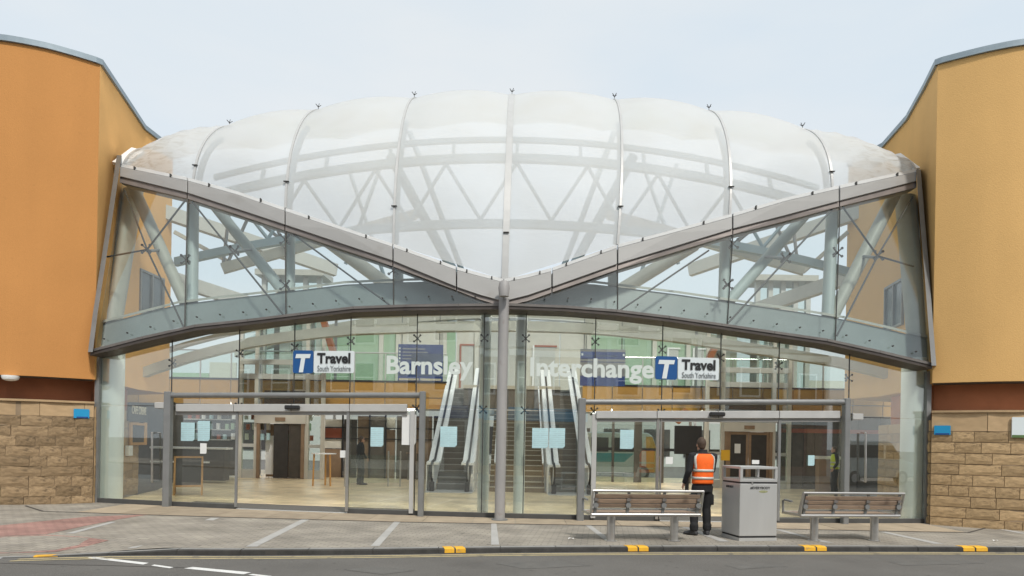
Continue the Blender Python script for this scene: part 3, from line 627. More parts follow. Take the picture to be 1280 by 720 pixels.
r_, c, ex, nrm, w_, h_ = wall_sign('white_notice', (1264, 521.5), (1300, 521.5), (1264, 547), (on_front(RIGHT_FRONT, 1264, 535), on_front(RIGHT_FRONT, 1300, 535)), .05, M['signwhite'], 'white notice board with a green foot strip at the right edge of the stone wall')
MB().prism([c + nrm * .004 + ex * (-w_ * .5) + Vector((0, 0, -h_ * .5)), c + nrm * .004 + ex * (w_ * .5) + Vector((0, 0, -h_ * .5)), c + nrm * .004 + ex * (w_ * .5) + Vector((0, 0, -h_ * .37)), c + nrm * .004 + ex * (-w_ * .5) + Vector((0, 0, -h_ * .37))], nrm * .004).build('strip', mat('green_strip', (.10, .17, .06), .5), r_)

# ================================================================== the glazed entrance hall
hall = thing('entrance_hall', 'glazed entrance hall with a white inflated membrane roof between two ochre drums', 'building', (-.2, 14.75, 0))
M['trim'] = mat('bronze_grey_trim', (.22, .19, .175), .5, .2, var=.15)
# --- grey gutter beam in a wide V, in cladding panels
VT = [(149, 208.5), (234, 226), (320, 250), (356, 264), (491, 309), (570, 337.5), (627, 353), (640, 352.5), (690, 339), (772, 310), (916, 271), (960, 256.5), (1049, 236), (1146, 215)]
VB = [(148, 220), (234, 241), (320, 269), (356, 281), (491, 326), (571, 359), (624, 377), (640, 376), (690, 359), (772, 330), (916, 286), (960, 275), (1050, 251), (1147, 226)]
VL = [(148, 227.5), (235, 248.5), (320, 275.5), (356, 288), (491, 333), (571, 363), (622, 383), (640, 383), (690, 365.5), (772, 337), (916, 293), (960, 282), (1050, 258), (1147, 234)]
CXP = 629.5
vj = [149, 234, 356, 491, 570.5, CXP, 690, 772, 916, 1049.5, 1146.5]
def ipV(poly, x): return ip([p for p in poly], x)
for a, c in zip(vj, vj[1:]):
    g0 = .7
    xs_ = [a + g0, (a + c) / 2, c - g0]
    for k in range(2):
        pass
    b = MB()
    top = [upf(x_, ipV(VT, x_), -.06) for x_ in xs_]; bot = [upf(x_, ipV(VB, x_), -.06) for x_ in xs_]
    b.prism(top + list(reversed(bot)), (0, .55, .05)); b.build('gutter_panel', M['clad'], hall, bevel=.012)
    b = MB(); top = [upf(x_, ipV(VB, x_) + .3, -.01) for x_ in xs_]; bot = [upf(x_, ipV(VL, x_), -.01) for x_ in xs_]
    b.prism(top + list(reversed(bot)), (0, .4, .0)); b.build('gutter_trim', M['trim'], hall)
    top = [upf(x_, ipV(VT, x_) - 4.5, .04) for x_ in xs_]; bot = [upf(x_, ipV(VT, x_) - .3, -.03) for x_ in xs_]
    MB().prism(top + list(reversed(bot)), (0, .12, .0)).build('clamp_strip', M['dullwhite'], hall, bevel=.006)
    for x_ in ((a * .78 + c * .22), (a * .25 + c * .75)):
        P = upf(x_, ipV(VT, x_) - 2.5, -.05); MB().box(P.x - .012, P.x + .012, P.y - .012, P.y + .06, P.z - .04, P.z + .035).build('cleat', M['cable'], hall)
# --- dark trim along the bottom arch
ax = [112 + (1166 - 112) * i / 16 for i in range(17)]
for a, c in zip(ax, ax[1:]):
    def A3(x_, d, o):
        P = _arc3(x_, ip(ARC, x_) + d); return P + Vector((0, o, 0))
    b = MB(); b.prism([A3(a + .2, -6, 0), A3(c - .2, -6, 0), A3(c - .2, -2.8, 0), A3(a + .2, -2.8, 0)], (0, .08, 0)); b.build('arch_trim', M['clad'] if False else M['lip'], hall)
    b = MB(); b.prism([A3(a, -2.7, .02), A3(c, -2.7, .02), A3(c, 1.2, .02), A3(a, 1.2, .02)], (0, .62, 0)); b.build('arch_soffit', M['arcdark'], hall)
# bolts on the arch
bolt = MB().tube([(0, -.02, 0), (0, .02, 0)], .018, 8).mesh('bolt', M['cable'])
for i in range(36):
    x_ = 130 + i * 29; P = upf(x_, ip(ARC, x_) - 15, -.03); link('bolt', bolt, hall, Matrix.Translation(P))
# --- side frames
def side_strip(pts, w_, m):
    b = MB()
    b.loft([[upf(px - w_ / 2, py, -.1), upf(px + w_ / 2, py, -.1), upf(px + w_ / 2, py, .35), upf(px - w_ / 2, py, .35)] for px, py in pts]); b.build('side_frame', m, hall)
side_strip([(149, 194), (139, 262), (128, 335), (119, 392), (113, 440)], 6, M['steel_grey'])
side_strip([(1148, 212), (1153, 275), (1159, 345), (1163, 400), (1167.5, 457)], 6, M['steel_grey'])
# --- upper glass, in bays between joints
uj = [(152, 119), (234.5, 231), (356.5, 357.5), (491.5, 492), (626, 626), (641, 641), (772, 772), (916, 909), (1050, 1044), (1146, 1163)]
for k, ((t0, b0), (t1, b1)) in enumerate(zip(uj, uj[1:])):
    if b0 == 626: continue
    q = [upf(b0 + .8, ip(ARC, b0) - 3, .02), upf(b1 - .8, ip(ARC, b1) - 3, .02), upf(t1 - .8, ipV(VL, t1) - 2, .02), upf(t0 + .8, ipV(VL, t0) - 2, .02)]
    MB().prism(q, (0, .014, .003)).build('upper_pane', M['glass_up'], hall)
    if k < 8 and b1 != 626: MB().tube([upf(b1, ip(ARC, b1) - 4, .0), upf(t1, ipV(VL, t1), .0)], .014, 6).build('glazing_joint', M['cable'], hall)
# --- tension cables and spider fittings behind the upper glass
def cable(p, q, off=.06, r=.021): MB().tube([upf(*p, off), upf(*q, off)], r, 6).build('cable', M['cable'], hall)
for p, q in (((156, 238), (184, 312)), ((184, 312), (231, 412)), ((232, 250), (184, 312)), ((184, 312), (134, 321)), ((240, 252), (356, 396)), ((367, 293), (491, 384)),
             ((886, 313), (775, 388)), ((1040, 262), (910, 404)), ((1097, 320), (1053, 258)), ((1097, 320), (1141, 246)), ((1097, 320), (1046, 420)), ((1097, 320), (1142, 333))): cable(p, q)
spd = MB()
for sx in (-1, 1):
    for sz in (-1, 1): spd.bar((0, 0, 0), (.09 * sx, -.05, .09 * sz), .025, .025)
for sx in (-1, 1):
    for sz in (-1, 1): spd.tube([(.09 * sx, -.07, .09 * sz), (.09 * sx, -.045, .09 * sz)], .03, 8)
spd.tube([(0, -.03, 0), (0, .16, 0)], .03, 8)
SPIDER = spd.mesh('spider_fitting', M['cable'])
for p in ((184, 312), (233, 325), (294, 314), (357, 357), (1097, 320), (1046, 316), (981, 323), (909, 356), (357, 300), (916, 305), (492, 338)): link('spider_fitting', SPIDER, hall, Matrix.Translation(upf(*p, .14)))
# --- tubular struts standing behind the upper glass
def strut(p, q, r, m, o0=.85, o1=.85, n=14): MB().tube([upf(*p, o0), upf(*q, o1)], r * .87, n).build('strut', m, hall, smooth=True)
T_, K_ = M['steel_teal'], M['steel_cream']
strut((242, 246), (240, 402), .15, T_); strut((363, 286), (362, 392), .13, T_); strut((907, 286), (904, 392), .14, T_); strut((1041, 250), (1034, 412), .16, T_)
strut((163, 226), (236, 388), .16, K_, .6, 1.0); strut((264, 252), (362, 374), .15, T_, 1.2, .9); strut((402, 296), (498, 366), .19, K_, 2.2, 2.0)
strut((1122, 236), (1040, 396), .17, K_, .6, 1.0); strut((1016, 258), (908, 380), .15, T_, 1.2, .9); strut((868, 306), (764, 370), .19, K_, 2.2, 2.0)
strut((498, 330), (498, 380), .13, T_); strut((766, 334), (766, 380), .13, T_)
for pts in (((168, 238), (140, 412), 24), ((1131, 246), (1146, 424), 26)):                     # broad leaning end columns
    (a, c, w_) = pts; b = MB()
    b.loft([[upf(px - w_ / 2, py, .9) + Vector((w_ / 2 * (1 - math.cos(t)) / 853 * 16, -math.sin(t) * .25, 0)) for t in [math.pi * k / 10 for k in range(11)]] + [upf(px + w_ / 2, py, 1.3), upf(px - w_ / 2, py, 1.3)] for px, py in (a, c)])
    b.build('end_column', K_, hall, smooth=True)
for p in ((294, 314), (1097, 322), (981, 323), (184, 314)): MB().tube([upf(p[0], p[1], .2), upf(p[0] + (20 if p[0] < 640 else -24), p[1] - 2, .9)], .035, 8).build('bracket', M['steel_grey'], hall)
# --- the deep arch beam behind the foot of the upper glass
bx = [118 + (1160 - 118) * i / 20 for i in range(21)]
def hgt(x_): return 33
b = MB(); b.loft([[upf(x_, ip(ARC, x_) - 5, .55), upf(x_, ip(ARC, x_) - 34, .55), upf(x_, ip(ARC, x_) - 34, .85), upf(x_, ip(ARC, x_) - 5, .85)] for x_ in bx]); b.build('arch_beam', M['beam_grey'], hall)
b = MB(); b.loft([[upf(x_, ip(ARC, x_) - 35.5, .50), upf(x_, ip(ARC, x_) - 38.5, .50), upf(x_, ip(ARC, x_) - 38.5, .95), upf(x_, ip(ARC, x_) - 35.5, .95)] for x_ in bx]); b.build('arch_flange', K_, hall)
# a second cream arch further in, seen through the lower glass
for dz0, dz1, Yo, nm, mm_ in ((0, 12, 3.4, 'inner_arch', K_), (-14, -9, 5.6, 'inner_arch', M['palegrey'])):
    IA = [(150, 470), (213, 446), (297, 424), (366, 413), (436, 406), (540, 402), (640, 401), (740, 404), (840, 414), (960, 432), (1060, 448), (1130, 466)]
    b = MB()
    def q(x_, d, o):
        Y = 18.0
        P = at(x_, ip(IA, x_) + d, Yf(at(x_, 420, 17.5).x) + Yo); return P + Vector((0, o, 0))
    b.loft([[q(x_, dz0, 0), q(x_, dz1, 0), q(x_, dz1, .25), q(x_, dz0, .25)] for x_ in [150 + 980 * i / 24 for i in range(25)]]); b.build(nm, mm_, hall)
# added unseen fill lights behind the arch beam, brightening the hall
for i in range(14):
    x_ = 215 + i * 65.5
    P = upf(x_, ip(ARC, x_) - 24, 1.02); b = MB(); n_ = Vector((0, .6, -.8)); u_ = Vector((0, .8, .6))
    h = MB().prism([P + Vector((sx * .45, 0, 0)) + u_ * sz * .13 for sx, sz in ((-1, -1), (1, -1), (1, 1), (-1, 1))], n_ * .1).build('fill_light', M['dark'], hall)
    MB().prism([P + n_ * .102 + Vector((sx * .42, 0, 0)) + u_ * sz * .11 for sx, sz in ((-1, -1), (1, -1), (1, 1), (-1, 1))], n_ * .01).build('lens', M['fill_glow'], h)
# --- central post and knuckle
Pb = gp(624.5, 650.5); Pt = upf(630, 372, -.1); PR = .108
MB().tube([Vector((Pb.x, Pb.y, g(Pb.x) - .02)), Vector((Pb.x + .005, Pb.y, 2.4)), Vector((Pt.x, Pt.y + .05, Pt.z - .02))], PR, 24).build('post', M['post'], hall, smooth=True)
b = MB(); b.tube([Vector((Pt.x, Pt.y - .2, Pt.z - .02)), Vector((Pt.x, Pt.y - .2, Pt.z + .16)), Vector((Pt.x, Pt.y - .16, Pt.z + .27))], [.10, .118, .10], 20); b.build('knuckle', M['post'], hall, smooth=True)
MB().tube([(Pb.x, Pb.y, g(Pb.x)), (Pb.x, Pb.y, g(Pb.x) + .03)], .17, 20).build('post_base', M['steel_grey'], hall)

# --- membrane roof
F0 = [(155, 206), (242, 225), (357, 260), (492, 306), (631, 350), (772, 306), (912, 268), (1040, 234), (1143, 212)]
S0 = [(182, 186), (287, 158), (398, 138), (518, 123), (640, 119), (768, 125), (886, 139), (1003, 162), (1124, 198)]
AA = [1.6, 3.6, 4.8, 5.4, 5.6, 5.4, 4.8, 3.6, 1.6]
seams = []
for (fx, fy), (sx, sy), a in zip(F0, S0, AA):
    P = upf(fx, fy, .08)
    Q = at(sx, sy, 1.0); tv = Q.z - EYE
    lo, hi = .05, 12
    for _ in range(50):
        b_ = (lo + hi) / 2
        best = max(((P.z + b_ * math.sin(t) - EYE) / (P.y + a * (1 - math.cos(t))), t) for t in [math.pi / 2 * k / 60 for k in range(61)])
        if best[0] < tv: lo = b_
        else: hi = b_
    ts = best[1]; Ys = P.y + a * (1 - math.cos(ts)); Xs = at(sx, sy, Ys).x
    seams.append((P, a, b_, ts, Xs))
def seam_pt(k, t, s=0.0):
    def one(k):
        P, a, b_, ts, Xs = seams[k]
        return Vector((P.x + (Xs - P.x) * math.sin(t) / math.sin(ts), P.y + a * (1 - math.cos(t)), P.z + b_ * math.sin(t)))
    p = one(k)
    if s:
        p = p.lerp(one(k + 1), s)
        n = Vector((0, -math.cos(t), math.sin(t))); p += n * .16 * 4 * s * (1 - s) * min(1, math.sin(t) / .35 + .25)
        if k in (0, 7): p += n * 0.03 * math.sin(s * 31 + t * 5) * (1 if t < .9 else .3)
    return p
TT = [math.pi * .53 * j / 30 for j in range(31)]
for k in range(8):
    MB().grid([[seam_pt(k, t, s / 10 if s not in (0,) else 1e-6) for s in range(11)] for t in TT]).build('membrane_panel', M['membrane'], hall, smooth=True)
for k in range(9):
    r0 = .07 if k == 4 else .026
    TS = [(seams[k][3] + .04) * j / 28 for j in range(29)]
    pts = [seam_pt(k, t) + Vector((0, -math.cos(t), math.sin(t))) * .03 for t in TS]
    b = MB(); b.loft([[p + Vector((-r0, 0, 0)), p + Vector((r0, 0, 0)), p + Vector((r0, math.cos(t) * .05, -math.sin(t) * .05)), p + Vector((-r0, math.cos(t) * .05, -math.sin(t) * .05))] for p, t in zip(pts, TS)]); b.build('seam_strip', M['dullwhite'], hall)
    if 0 < k < 8:
        i_ = min(range(len(TS)), key=lambda j: abs(TS[j] - seams[k][3])); p = pts[i_]
        b = MB(); b.bar(p, p + Vector((0, 0, .08)), .012, .012)
        for a in range(4): b.bar(p + Vector((0, 0, .05)), p + Vector((.07 * math.cos(a * 1.57 + .6), .07 * math.sin(a * 1.57 + .6), .12)), .010, .014)
        b.build('bird_spike', M['cable'], hall)
        # tube rib carrying the seam on the inside
        rib = [seam_pt(k, t) + Vector((0, math.cos(t), -math.sin(t))) * .26 for t in [.02 + .74 * j / 14 for j in range(15)]]
        MB().tube(rib, .07, 12).build('rib', M['truss'], hall, smooth=True)
        p = pts[4]; MB().box(p.x - .06, p.x + .06, p.y - .04, p.y + .01, p.z - .008, p.z + .008).build('seam_clamp', M['cable'], hall)
for px, py, s in ((160, 196, 1), (1130, 203, -1)):                 # white end brackets at the tips
    a = upf(px - 11 * s, py + 10, .1); c = upf(px + 13 * s, py - 8, .6) ; b = MB()
    b.bar(a, c, .34, .08, (0, .5, 1)); b.build('tip_bracket', M['white'], hall)
# --- arched truss inside the membrane
def arcpts(z0, k_, Y, x0, x1, n=28): return [Vector((x0 + (x1 - x0) * i / n, Y, z0 - k_ * (x0 + (x1 - x0) * i / n) ** 2)) for i in range(n + 1)]
TY = 19.3
def chord(z0, k_, Y, x1, w_, h_, m):
    p = arcpts(z0, k_, Y, -x1, x1); b = MB()
    b.loft([[q + Vector((0, -w_ / 2, -h_ / 2)), q + Vector((0, w_ / 2, -h_ / 2)), q + Vector((0, w_ / 2, h_ / 2)), q + Vector((0, -w_ / 2, h_ / 2))] for q in p]); b.build('truss_chord', m, hall)
zA, zB, zC = at(640, 172, TY).z, at(640, 198, TY).z, at(640, 280, TY).z
chord(zA, .0165, TY + .15, 8.6, .14, .13, M['truss']); chord(zB, .0165, TY, 9.0, .2, .21, M['truss']); chord(zC, .0135, TY, 9.6, .2, .22, M['truss'])
nz = 8
for i in range(nz):
    xa = -8 + 16 * i / nz; xb = -8 + 16 * (i + 1) / nz; xm = (xa + xb) / 2
    zb = lambda x: zB - .0165 * x * x - .12
    zc = lambda x: zC - .0135 * x * x + .12
    for p, q in (((xa, zb(xa)), (xm, zc(xm))), ((xm, zc(xm)), (xb, zb(xb)))): MB().tube([(p[0], TY, p[1]), (q[0], TY, q[1])], .05, 8).build('truss_web', M['truss'], hall, smooth=True)
for i in range(9):
    x = -7.2 + 1.8 * i; MB().bar((x, TY, zB - .0165 * x * x + .1), (x, TY + .15, zA - .0165 * x * x - .1), .09, .09).build('truss_tie', M['truss'], hall)
for s in (-1, 1):                                                  # raking props crossing behind the truss
    for p, q, Y, r_ in (((640 + s * 128, 165), (640 + s * 60, 345), 21.5, .09), ((640 + s * 152, 195), (640 + s * 70, 345), 20.6, .15), ((640 + s * 206, 205), (640 + s * 160, 345), 22.0, .06), ((640 + s * 165, 210), (640 + s * 208, 330), 22.0, .06)):
        MB().tube([at(*p, Y), at(*q, Y)], r_, 10).build('prop', M['truss'], hall, smooth=True)
# sloping roof members behind the upper glass
for p, q, Y0, Y1, w_, h_ in (((196, 262), (420, 338), 20.5, 24, .25, .55), ((204, 345), (352, 392), 22, 26, .25, .6), ((278, 336), (520, 268), 20, 22, .25, .38), ((218, 290), (300, 335), 20.5, 21, .12, .14),
                             ((1084, 262), (862, 338), 20.5, 24, .25, .55), ((1066, 345), (918, 396), 22, 26, .25, .6), ((1006, 338), (760, 268), 20, 22, .25, .38), ((1060, 290), (1004, 340), 20.5, 21, .12, .14)):
    MB().bar(at(*p, Y0), at(*q, Y1), w_, h_ * .75).build('roof_beam', M['palegrey'] if h_ > .5 else K_, hall)
for s, cx in ((1, 0), (-1, 0)):
    f = (lambda x: x) if s > 0 else (lambda x: 1276 - x)
    for p, q in (((287, 262), (279, 330)), ((311, 270), (284, 330)), ((330, 282), (352, 300)), ((345, 282), (356, 310))):
        MB().tube([at(f(p[0]), p[1], 20.3), at(f(q[0]), q[1], 20.3)], .05, 8).build('tie_rod', M['steel_grey'], hall, smooth=True)
# ================================================================== lower glass front of the hall
LJ = [124, 213, 297, 366, 436, 519, 603, 628, 655, 742, 826, 899, 972, 1060, 1156]
def xf(px, py=560): return fac(px, py).x
TRZ = 2.33
DOORS = [(297, 436), (826, 972)]
def is_door(a, c): return any(a >= d0 - 1 and c <= d1 + 1 for d0, d1 in DOORS)
for a, c in zip(LJ, LJ[1:]):
    x0, x1 = xf(a) + .008, xf(c) - .008; y0, y1 = Yf(x0), Yf(x1)
    t1, t2, t3 = [random.uniform(-.007, .007) for _ in range(3)]
    b = MB(); b.prism([(x0, y0, TRZ + .008), (x1, y1, TRZ + .008), (x1, y1 + t1, za(x1) - .0), (x0, y0 + t1, za(x0) - .0)], (0, .014, 0)); b.build('fanlight_pane', M['glass'], hall)
    if not is_door(a, c):
        b = MB(); b.prism([(x0, y0, g(x0) + .10), (x1, y1, g(x1) + .10), (x1, y1 + t2, TRZ - .008), (x0, y0 + t2, TRZ - .008)], (0, .014, 0)); b.build('door_side_pane', M['glass'], hall)
        b = MB(); b.prism([(x0 - .01, y0 - .03, g(x0) - .02), (x1 + .01, y1 - .03, g(x1) - .02), (x1 + .01, y1 - .03, g(x1) + .105), (x0 - .01, y0 - .03, g(x0) + .105)], (0, .07, 0)); b.build('kick_plate', M['kick'], hall, bevel=.008)
    else:
        b = MB(); b.prism([(x0 - .01, y0 - .03, g(x0) - .01), (x1 + .01, y1 - .03, g(x1) - .01), (x1 + .01, y1 - .03, g(x1) + .012), (x0 - .01, y0 - .03, g(x0) + .012)], (0, .07, 0)); b.build('threshold', M['dullwhite'], hall)
for a in LJ[1:-1]:
    x = xf(a)
    if a == 628: continue
    if not any(d0 < a < d1 for d0, d1 in DOORS): MB().bar((x, Yf(x) + .005, g(x) + .1), (x, Yf(x) + .005, za(x)), .02, .02).build('glazing_joint', M['cable'], hall)
    else: MB().bar((x, Yf(x) + .005, TRZ), (x, Yf(x) + .005, za(x)), .02, .02).build('glazing_joint', M['cable'], hall)
    for z in (za(x) - .55, TRZ):
        if za(x) - .55 > 2.6 or z == TRZ: link('spider_fitting', SPIDER, hall, Matrix.Translation((x, Yf(x) + .06, z)) @ Matrix.Scale(.75, 4))
# frame edge by the stone, both ends
for px, py0 in ((121.5, 560), (1158.5, 560)):
    x = xf(px); MB().box(x - .05, x + .05, Yf(x) - .06, Yf(x) + .1, g(x) - .02, za(x) + .0).build('edge_frame', M['steel_grey'], hall)
# big pale columns at the ends and the slim pair beside the post
for px, py, r_, dy, top in ((137, 629, .27, .34, 3.75), (1142, 652, .26, .34, 3.75)):
    x = xf(px) * (1 + dy / Yf(xf(px))); MB().tube([(x, Yf(x) + dy, g(x)), (x, Yf(x) + dy, top)], r_, 28).build('column', M['column'], hall, smooth=True)
for px in (604.5, 649.5):
    x = xf(px) * 1.035; MB().tube([(x, Yf(x) + .55, g(x)), (x, Yf(x) + .55, 5.3)], .125, 20).build('column', M['column'], hall, smooth=True)
# door portals: two posts and a round beam each
for (pl, pr, py, hx0, hx1, hy0, hy1, sx, hpx) in ((211, 528.5, 494, 219, 509, 505, 514.5, 365, None), (727.5, 1058, 502.5, 745, 1051, 513.5, 523, 897, None)):
    A, B = fac(pl, py, -.16), fac(pr, py, -.16)
    for P, wd in ((A, .15), (B, .12)):
        MB().box(P.x - wd / 2, P.x + wd / 2, P.y - .09, P.y + .09, g(P.x) - .01, P.z + .08).build('portal_post', M['steel_grey'], hall, bevel=.015)
    xs_ = [pl + (pr - pl) * i / 8 for i in range(9)]
    MB().tube([fac(x_, py, -.16) + Vector((0, 0, 0)) for x_ in xs_], .06, 14).build('portal_beam', M['steel_grey'], hall, smooth=True)
    xs_ = [hx0 + (hx1 - hx0) * i / 4 for i in range(5)]
    for a, c in zip(xs_, xs_[1:]):
        q = [fac(a + .3, hy1, -.12), fac(c - .3, hy1, -.12), fac(c - .3, hy0, -.12), fac(a + .3, hy0, -.12)]
        MB().prism(q, (0, .11, 0)).build('door_header', M['dullwhite'], hall, bevel=.01)
        q = [fac(a, hy1 + 4.2, -.06), fac(c, hy1 + 4.2, -.06), fac(c, hy1 + .4, -.06), fac(a, hy1 + .4, -.06)]
        MB().prism(q, (0, .06, 0)).build('header_rail', M['clad'], hall)
    P = fac(sx, hy0 + 4.5, -.2); MB().box(P.x - .16, P.x + .16, P.y - .04, P.y + .09, P.z - .04, P.z + .05).build('door_sensor', M['dark'], hall, bevel=.02)
# bright edge stiles of the door leaves, and pull handles
for px, w_, m_ in ((296, .05, 'steel_grey'), (434.5, .06, 'stainless'), (515, .09, 'dullwhite'), (742.5, .10, 'dullwhite'), (822, .06, 'stainless'), (974, .05, 'steel_grey'), (1055, .09, 'white'), (826, .03, 'stainless')):
    P = fac(px, 560, -.05); MB().box(P.x - w_ / 2, P.x + w_ / 2, P.y - .025, P.y + .025, g(P.x) + .05, TRZ - .05).build('door_stile', M[m_], hall)
for px, dx in ((190, 5), (1082, -5)):
    pts = [fac(px + dx, 541, .0), fac(px + dx, 541, -.1), fac(px, 538, -.1), fac(px - dx * .2, 541, -.1), fac(px - dx * .2, 603, -.1), fac(px, 606, -.1), fac(px + dx, 603, -.1), fac(px + dx, 603, 0)]
    pts = [fac(px, 541, 0), fac(px, 541, -.12), fac(px, 602, -.12), fac(px, 602, 0)]
    MB().tube(pts, .022, 10).build('pull_handle', M['stainless'], hall, smooth=True)
    P = fac(px + 2 * dx, 517, -.03); MB().box(P.x - .12, P.x + .12, P.y - .03, P.y + .05, TRZ - .06, TRZ + .08).build('pivot_box', M['dullwhite'], hall, bevel=.01)

# ================================================================== inside
xs2 = [-9.6 + 19.2 * i / 24 for i in range(25)]
b = MB(); b.grid([[(x, Yf(x) + .045, g(x) + .002) for x in xs2], [(x * 1.08, 20, g(x) + .002) for x in xs2], [(x * 1.6, 34, g(x) + .002) for x in xs2]]); struct('hall_floor', b, M['floor'])
b = MB(); x2 = [xf(222) + (xf(512) - xf(222)) * i / 8 for i in range(9)]; b.grid([[(x, Yf(x) + .08, g(x) + .008) for x in x2], [(x * 1.02, Yf(x) + 1.25, g(x) + .008) for x in x2]]); struct('entrance_mat', b, M['matgrey'])
x2 = [xf(745) + (xf(1050) - xf(745)) * i / 8 for i in range(9)]; b = MB(); b.grid([[(x, Yf(x) + .08, g(x) + .008) for x in x2], [(x * 1.02, Yf(x) + 1.1, g(x) + .008) for x in x2]]); struct('entrance_mat', b, M['matgrey'])
# --- mezzanine: deck, ochre fascia panels, balustrade, back wall
MY = 27.6; ZT, ZB = 3.98, 2.92
mezz = thing('mezzanine', 'upper deck with ochre fascia panels across the back of the hall', 'mezzanine', (0, MY, 0))
MB().box(-17, -2.62, MY + .1, 33, ZB + .15, ZT - .05).build('deck', M['palegrey'], mezz)
MB().box(2.75, 17, MY + .1, 33, ZB + .15, ZT - .05).build('deck', M['palegrey'], mezz)
MB().box(-2.6, 2.73, 29.6, 33, ZB + .15, ZT - .05).build('deck', M['palegrey'], mezz)
for x0, x1 in ((-16.4, -2.68), (2.8, 16.2)):
    n = 11
    for i in range(n):
        a, c = x0 + (x1 - x0) * i / n, x0 + (x1 - x0) * (i + 1) / n
        MB().box(a + .02, c - .02, MY, MY + .08, ZB + .45, ZT - .02).build('fascia_panel', M['ochre_panel'], mezz)
        MB().box(a + .02, c - .02, MY + .03, MY + .09, ZB, ZB + .42).build('lower_fascia', M['ochre_panel'], mezz)
    MB().box(x0, x1, MY - .03, MY + .06, ZT - .015, ZT + .05).build('deck_edge', M['dark'], mezz)
    for i in range(n):
        a, c = x0 + (x1 - x0) * i / n, x0 + (x1 - x0) * (i + 1) / n
        MB().box(a + .03, c - .03, MY + .02, MY + .034, ZT + .06, ZT + 1.12).build('balustrade_pane', M['glass_in'], mezz)
        MB().box(a - .02, a + .02, MY, MY + .06, ZT + .05, ZT + 1.14).build('baluster', M['dullwhite'], mezz)
    MB().tube([(x0, MY + .03, ZT + 1.16), (x1, MY + .03, ZT + 1.16)], .03, 8).build('handrail', M['stainless'], mezz)
# upper back wall: sage panels between pale piers
WY = 32.0
bw = thing('back_wall', 'upper back wall of sage green panels, pale piers and door openings above the deck', 'wall', (0, WY, ZT))
def wx(px): return at(px, 430, WY).x
segs = [(150, 216, 'palegrey'), (216, 262, 'green'), (262, 296, 'cream'), (400, 436, 'green'), (436, 477, 'green'), (477, 498, 'green'), (498, 556, 'cream'), (556, 570, 'green'), (570, 596, 'cream'), (596, 660, 'palegrey'), (660, 700, 'cream'), (700, 736, 'cream'), (736, 780, 'green'), (780, 818, 'green'), (818, 860, 'green'), (860, 892, 'green'), (892, 906, 'brown'), (1012, 1056, 'cream'), (1056, 1110, 'palegrey')]
for a, c, m_ in segs:
    z1 = 7.35 - .012 * (wx((a + c) / 2)) ** 2
    MB().box(wx(a) + .015, wx(c) - .015, WY, WY + .12, ZT, z1).build('wall_panel', M[m_], bw)
for px in (498, 556, 596, 660, 736, 818, 860, 477): MB().box(wx(px) - .1, wx(px) + .1, WY - .12, WY + .0, ZT, 7.6).build('pier', M['cream'], bw)
b = MB(); b.loft([[Vector((x, WY - .2, 7.4 - .012 * x * x)), Vector((x, WY + .2, 7.4 - .012 * x * x)), Vector((x, WY + .2, 7.85 - .012 * x * x)), Vector((x, WY - .2, 7.85 - .012 * x * x))] for x in [-13 + i for i in range(27)]]); b.build('ring_beam', K_, bw)
for a, c in ((577, 592), (602, 612), (668, 694), (836, 848), (868, 880)):
    z1 = 6.1; f = MB().box(wx(a), wx(c), WY - .05, WY - .002, ZT, z1).build('door', M['palegrey'], bw)
    MB().box(wx(a) - .08, wx(a), WY - .08, WY - .002, ZT, z1 + .08).build('frame', M['redbrown'] if a in (577,) else M['white'], f); MB().box(wx(a), wx(c) + .08, WY - .08, WY - .002, z1 + .002, z1 + .08).build('frame', M['redbrown'] if a in (577, 668) else M['white'], f)
# rust coloured raking props on the deck
for p, q in (((405, 402), (417, 442)), ((897, 428), (884, 452))):
    MB().bar(at(*p, 26), at(*q, 26), .34, .2).build('rust_prop', M['rust'], mezz)
MB().bar(at(846, 528, 25), at(858, 512, 25), .3, .2).build('rust_prop', M['rust'], mezz)
for x, y in ((-8.5, 28.6), (-8.5, 31), (-5.2, 28.6), (-5.2, 31), (4.4, 28.6), (4.4, 31), (7.6, 28.6), (7.6, 31), (10.8, 28.6), (-11.8, 28.6)):
    MB().box(x - .75, x + .75, y - .3, y + .3, ZB + .06, ZB + .13).build('fill_panel', M['lamp'], mezz)  # glowing panels added under the deck to lift the hall's brightness
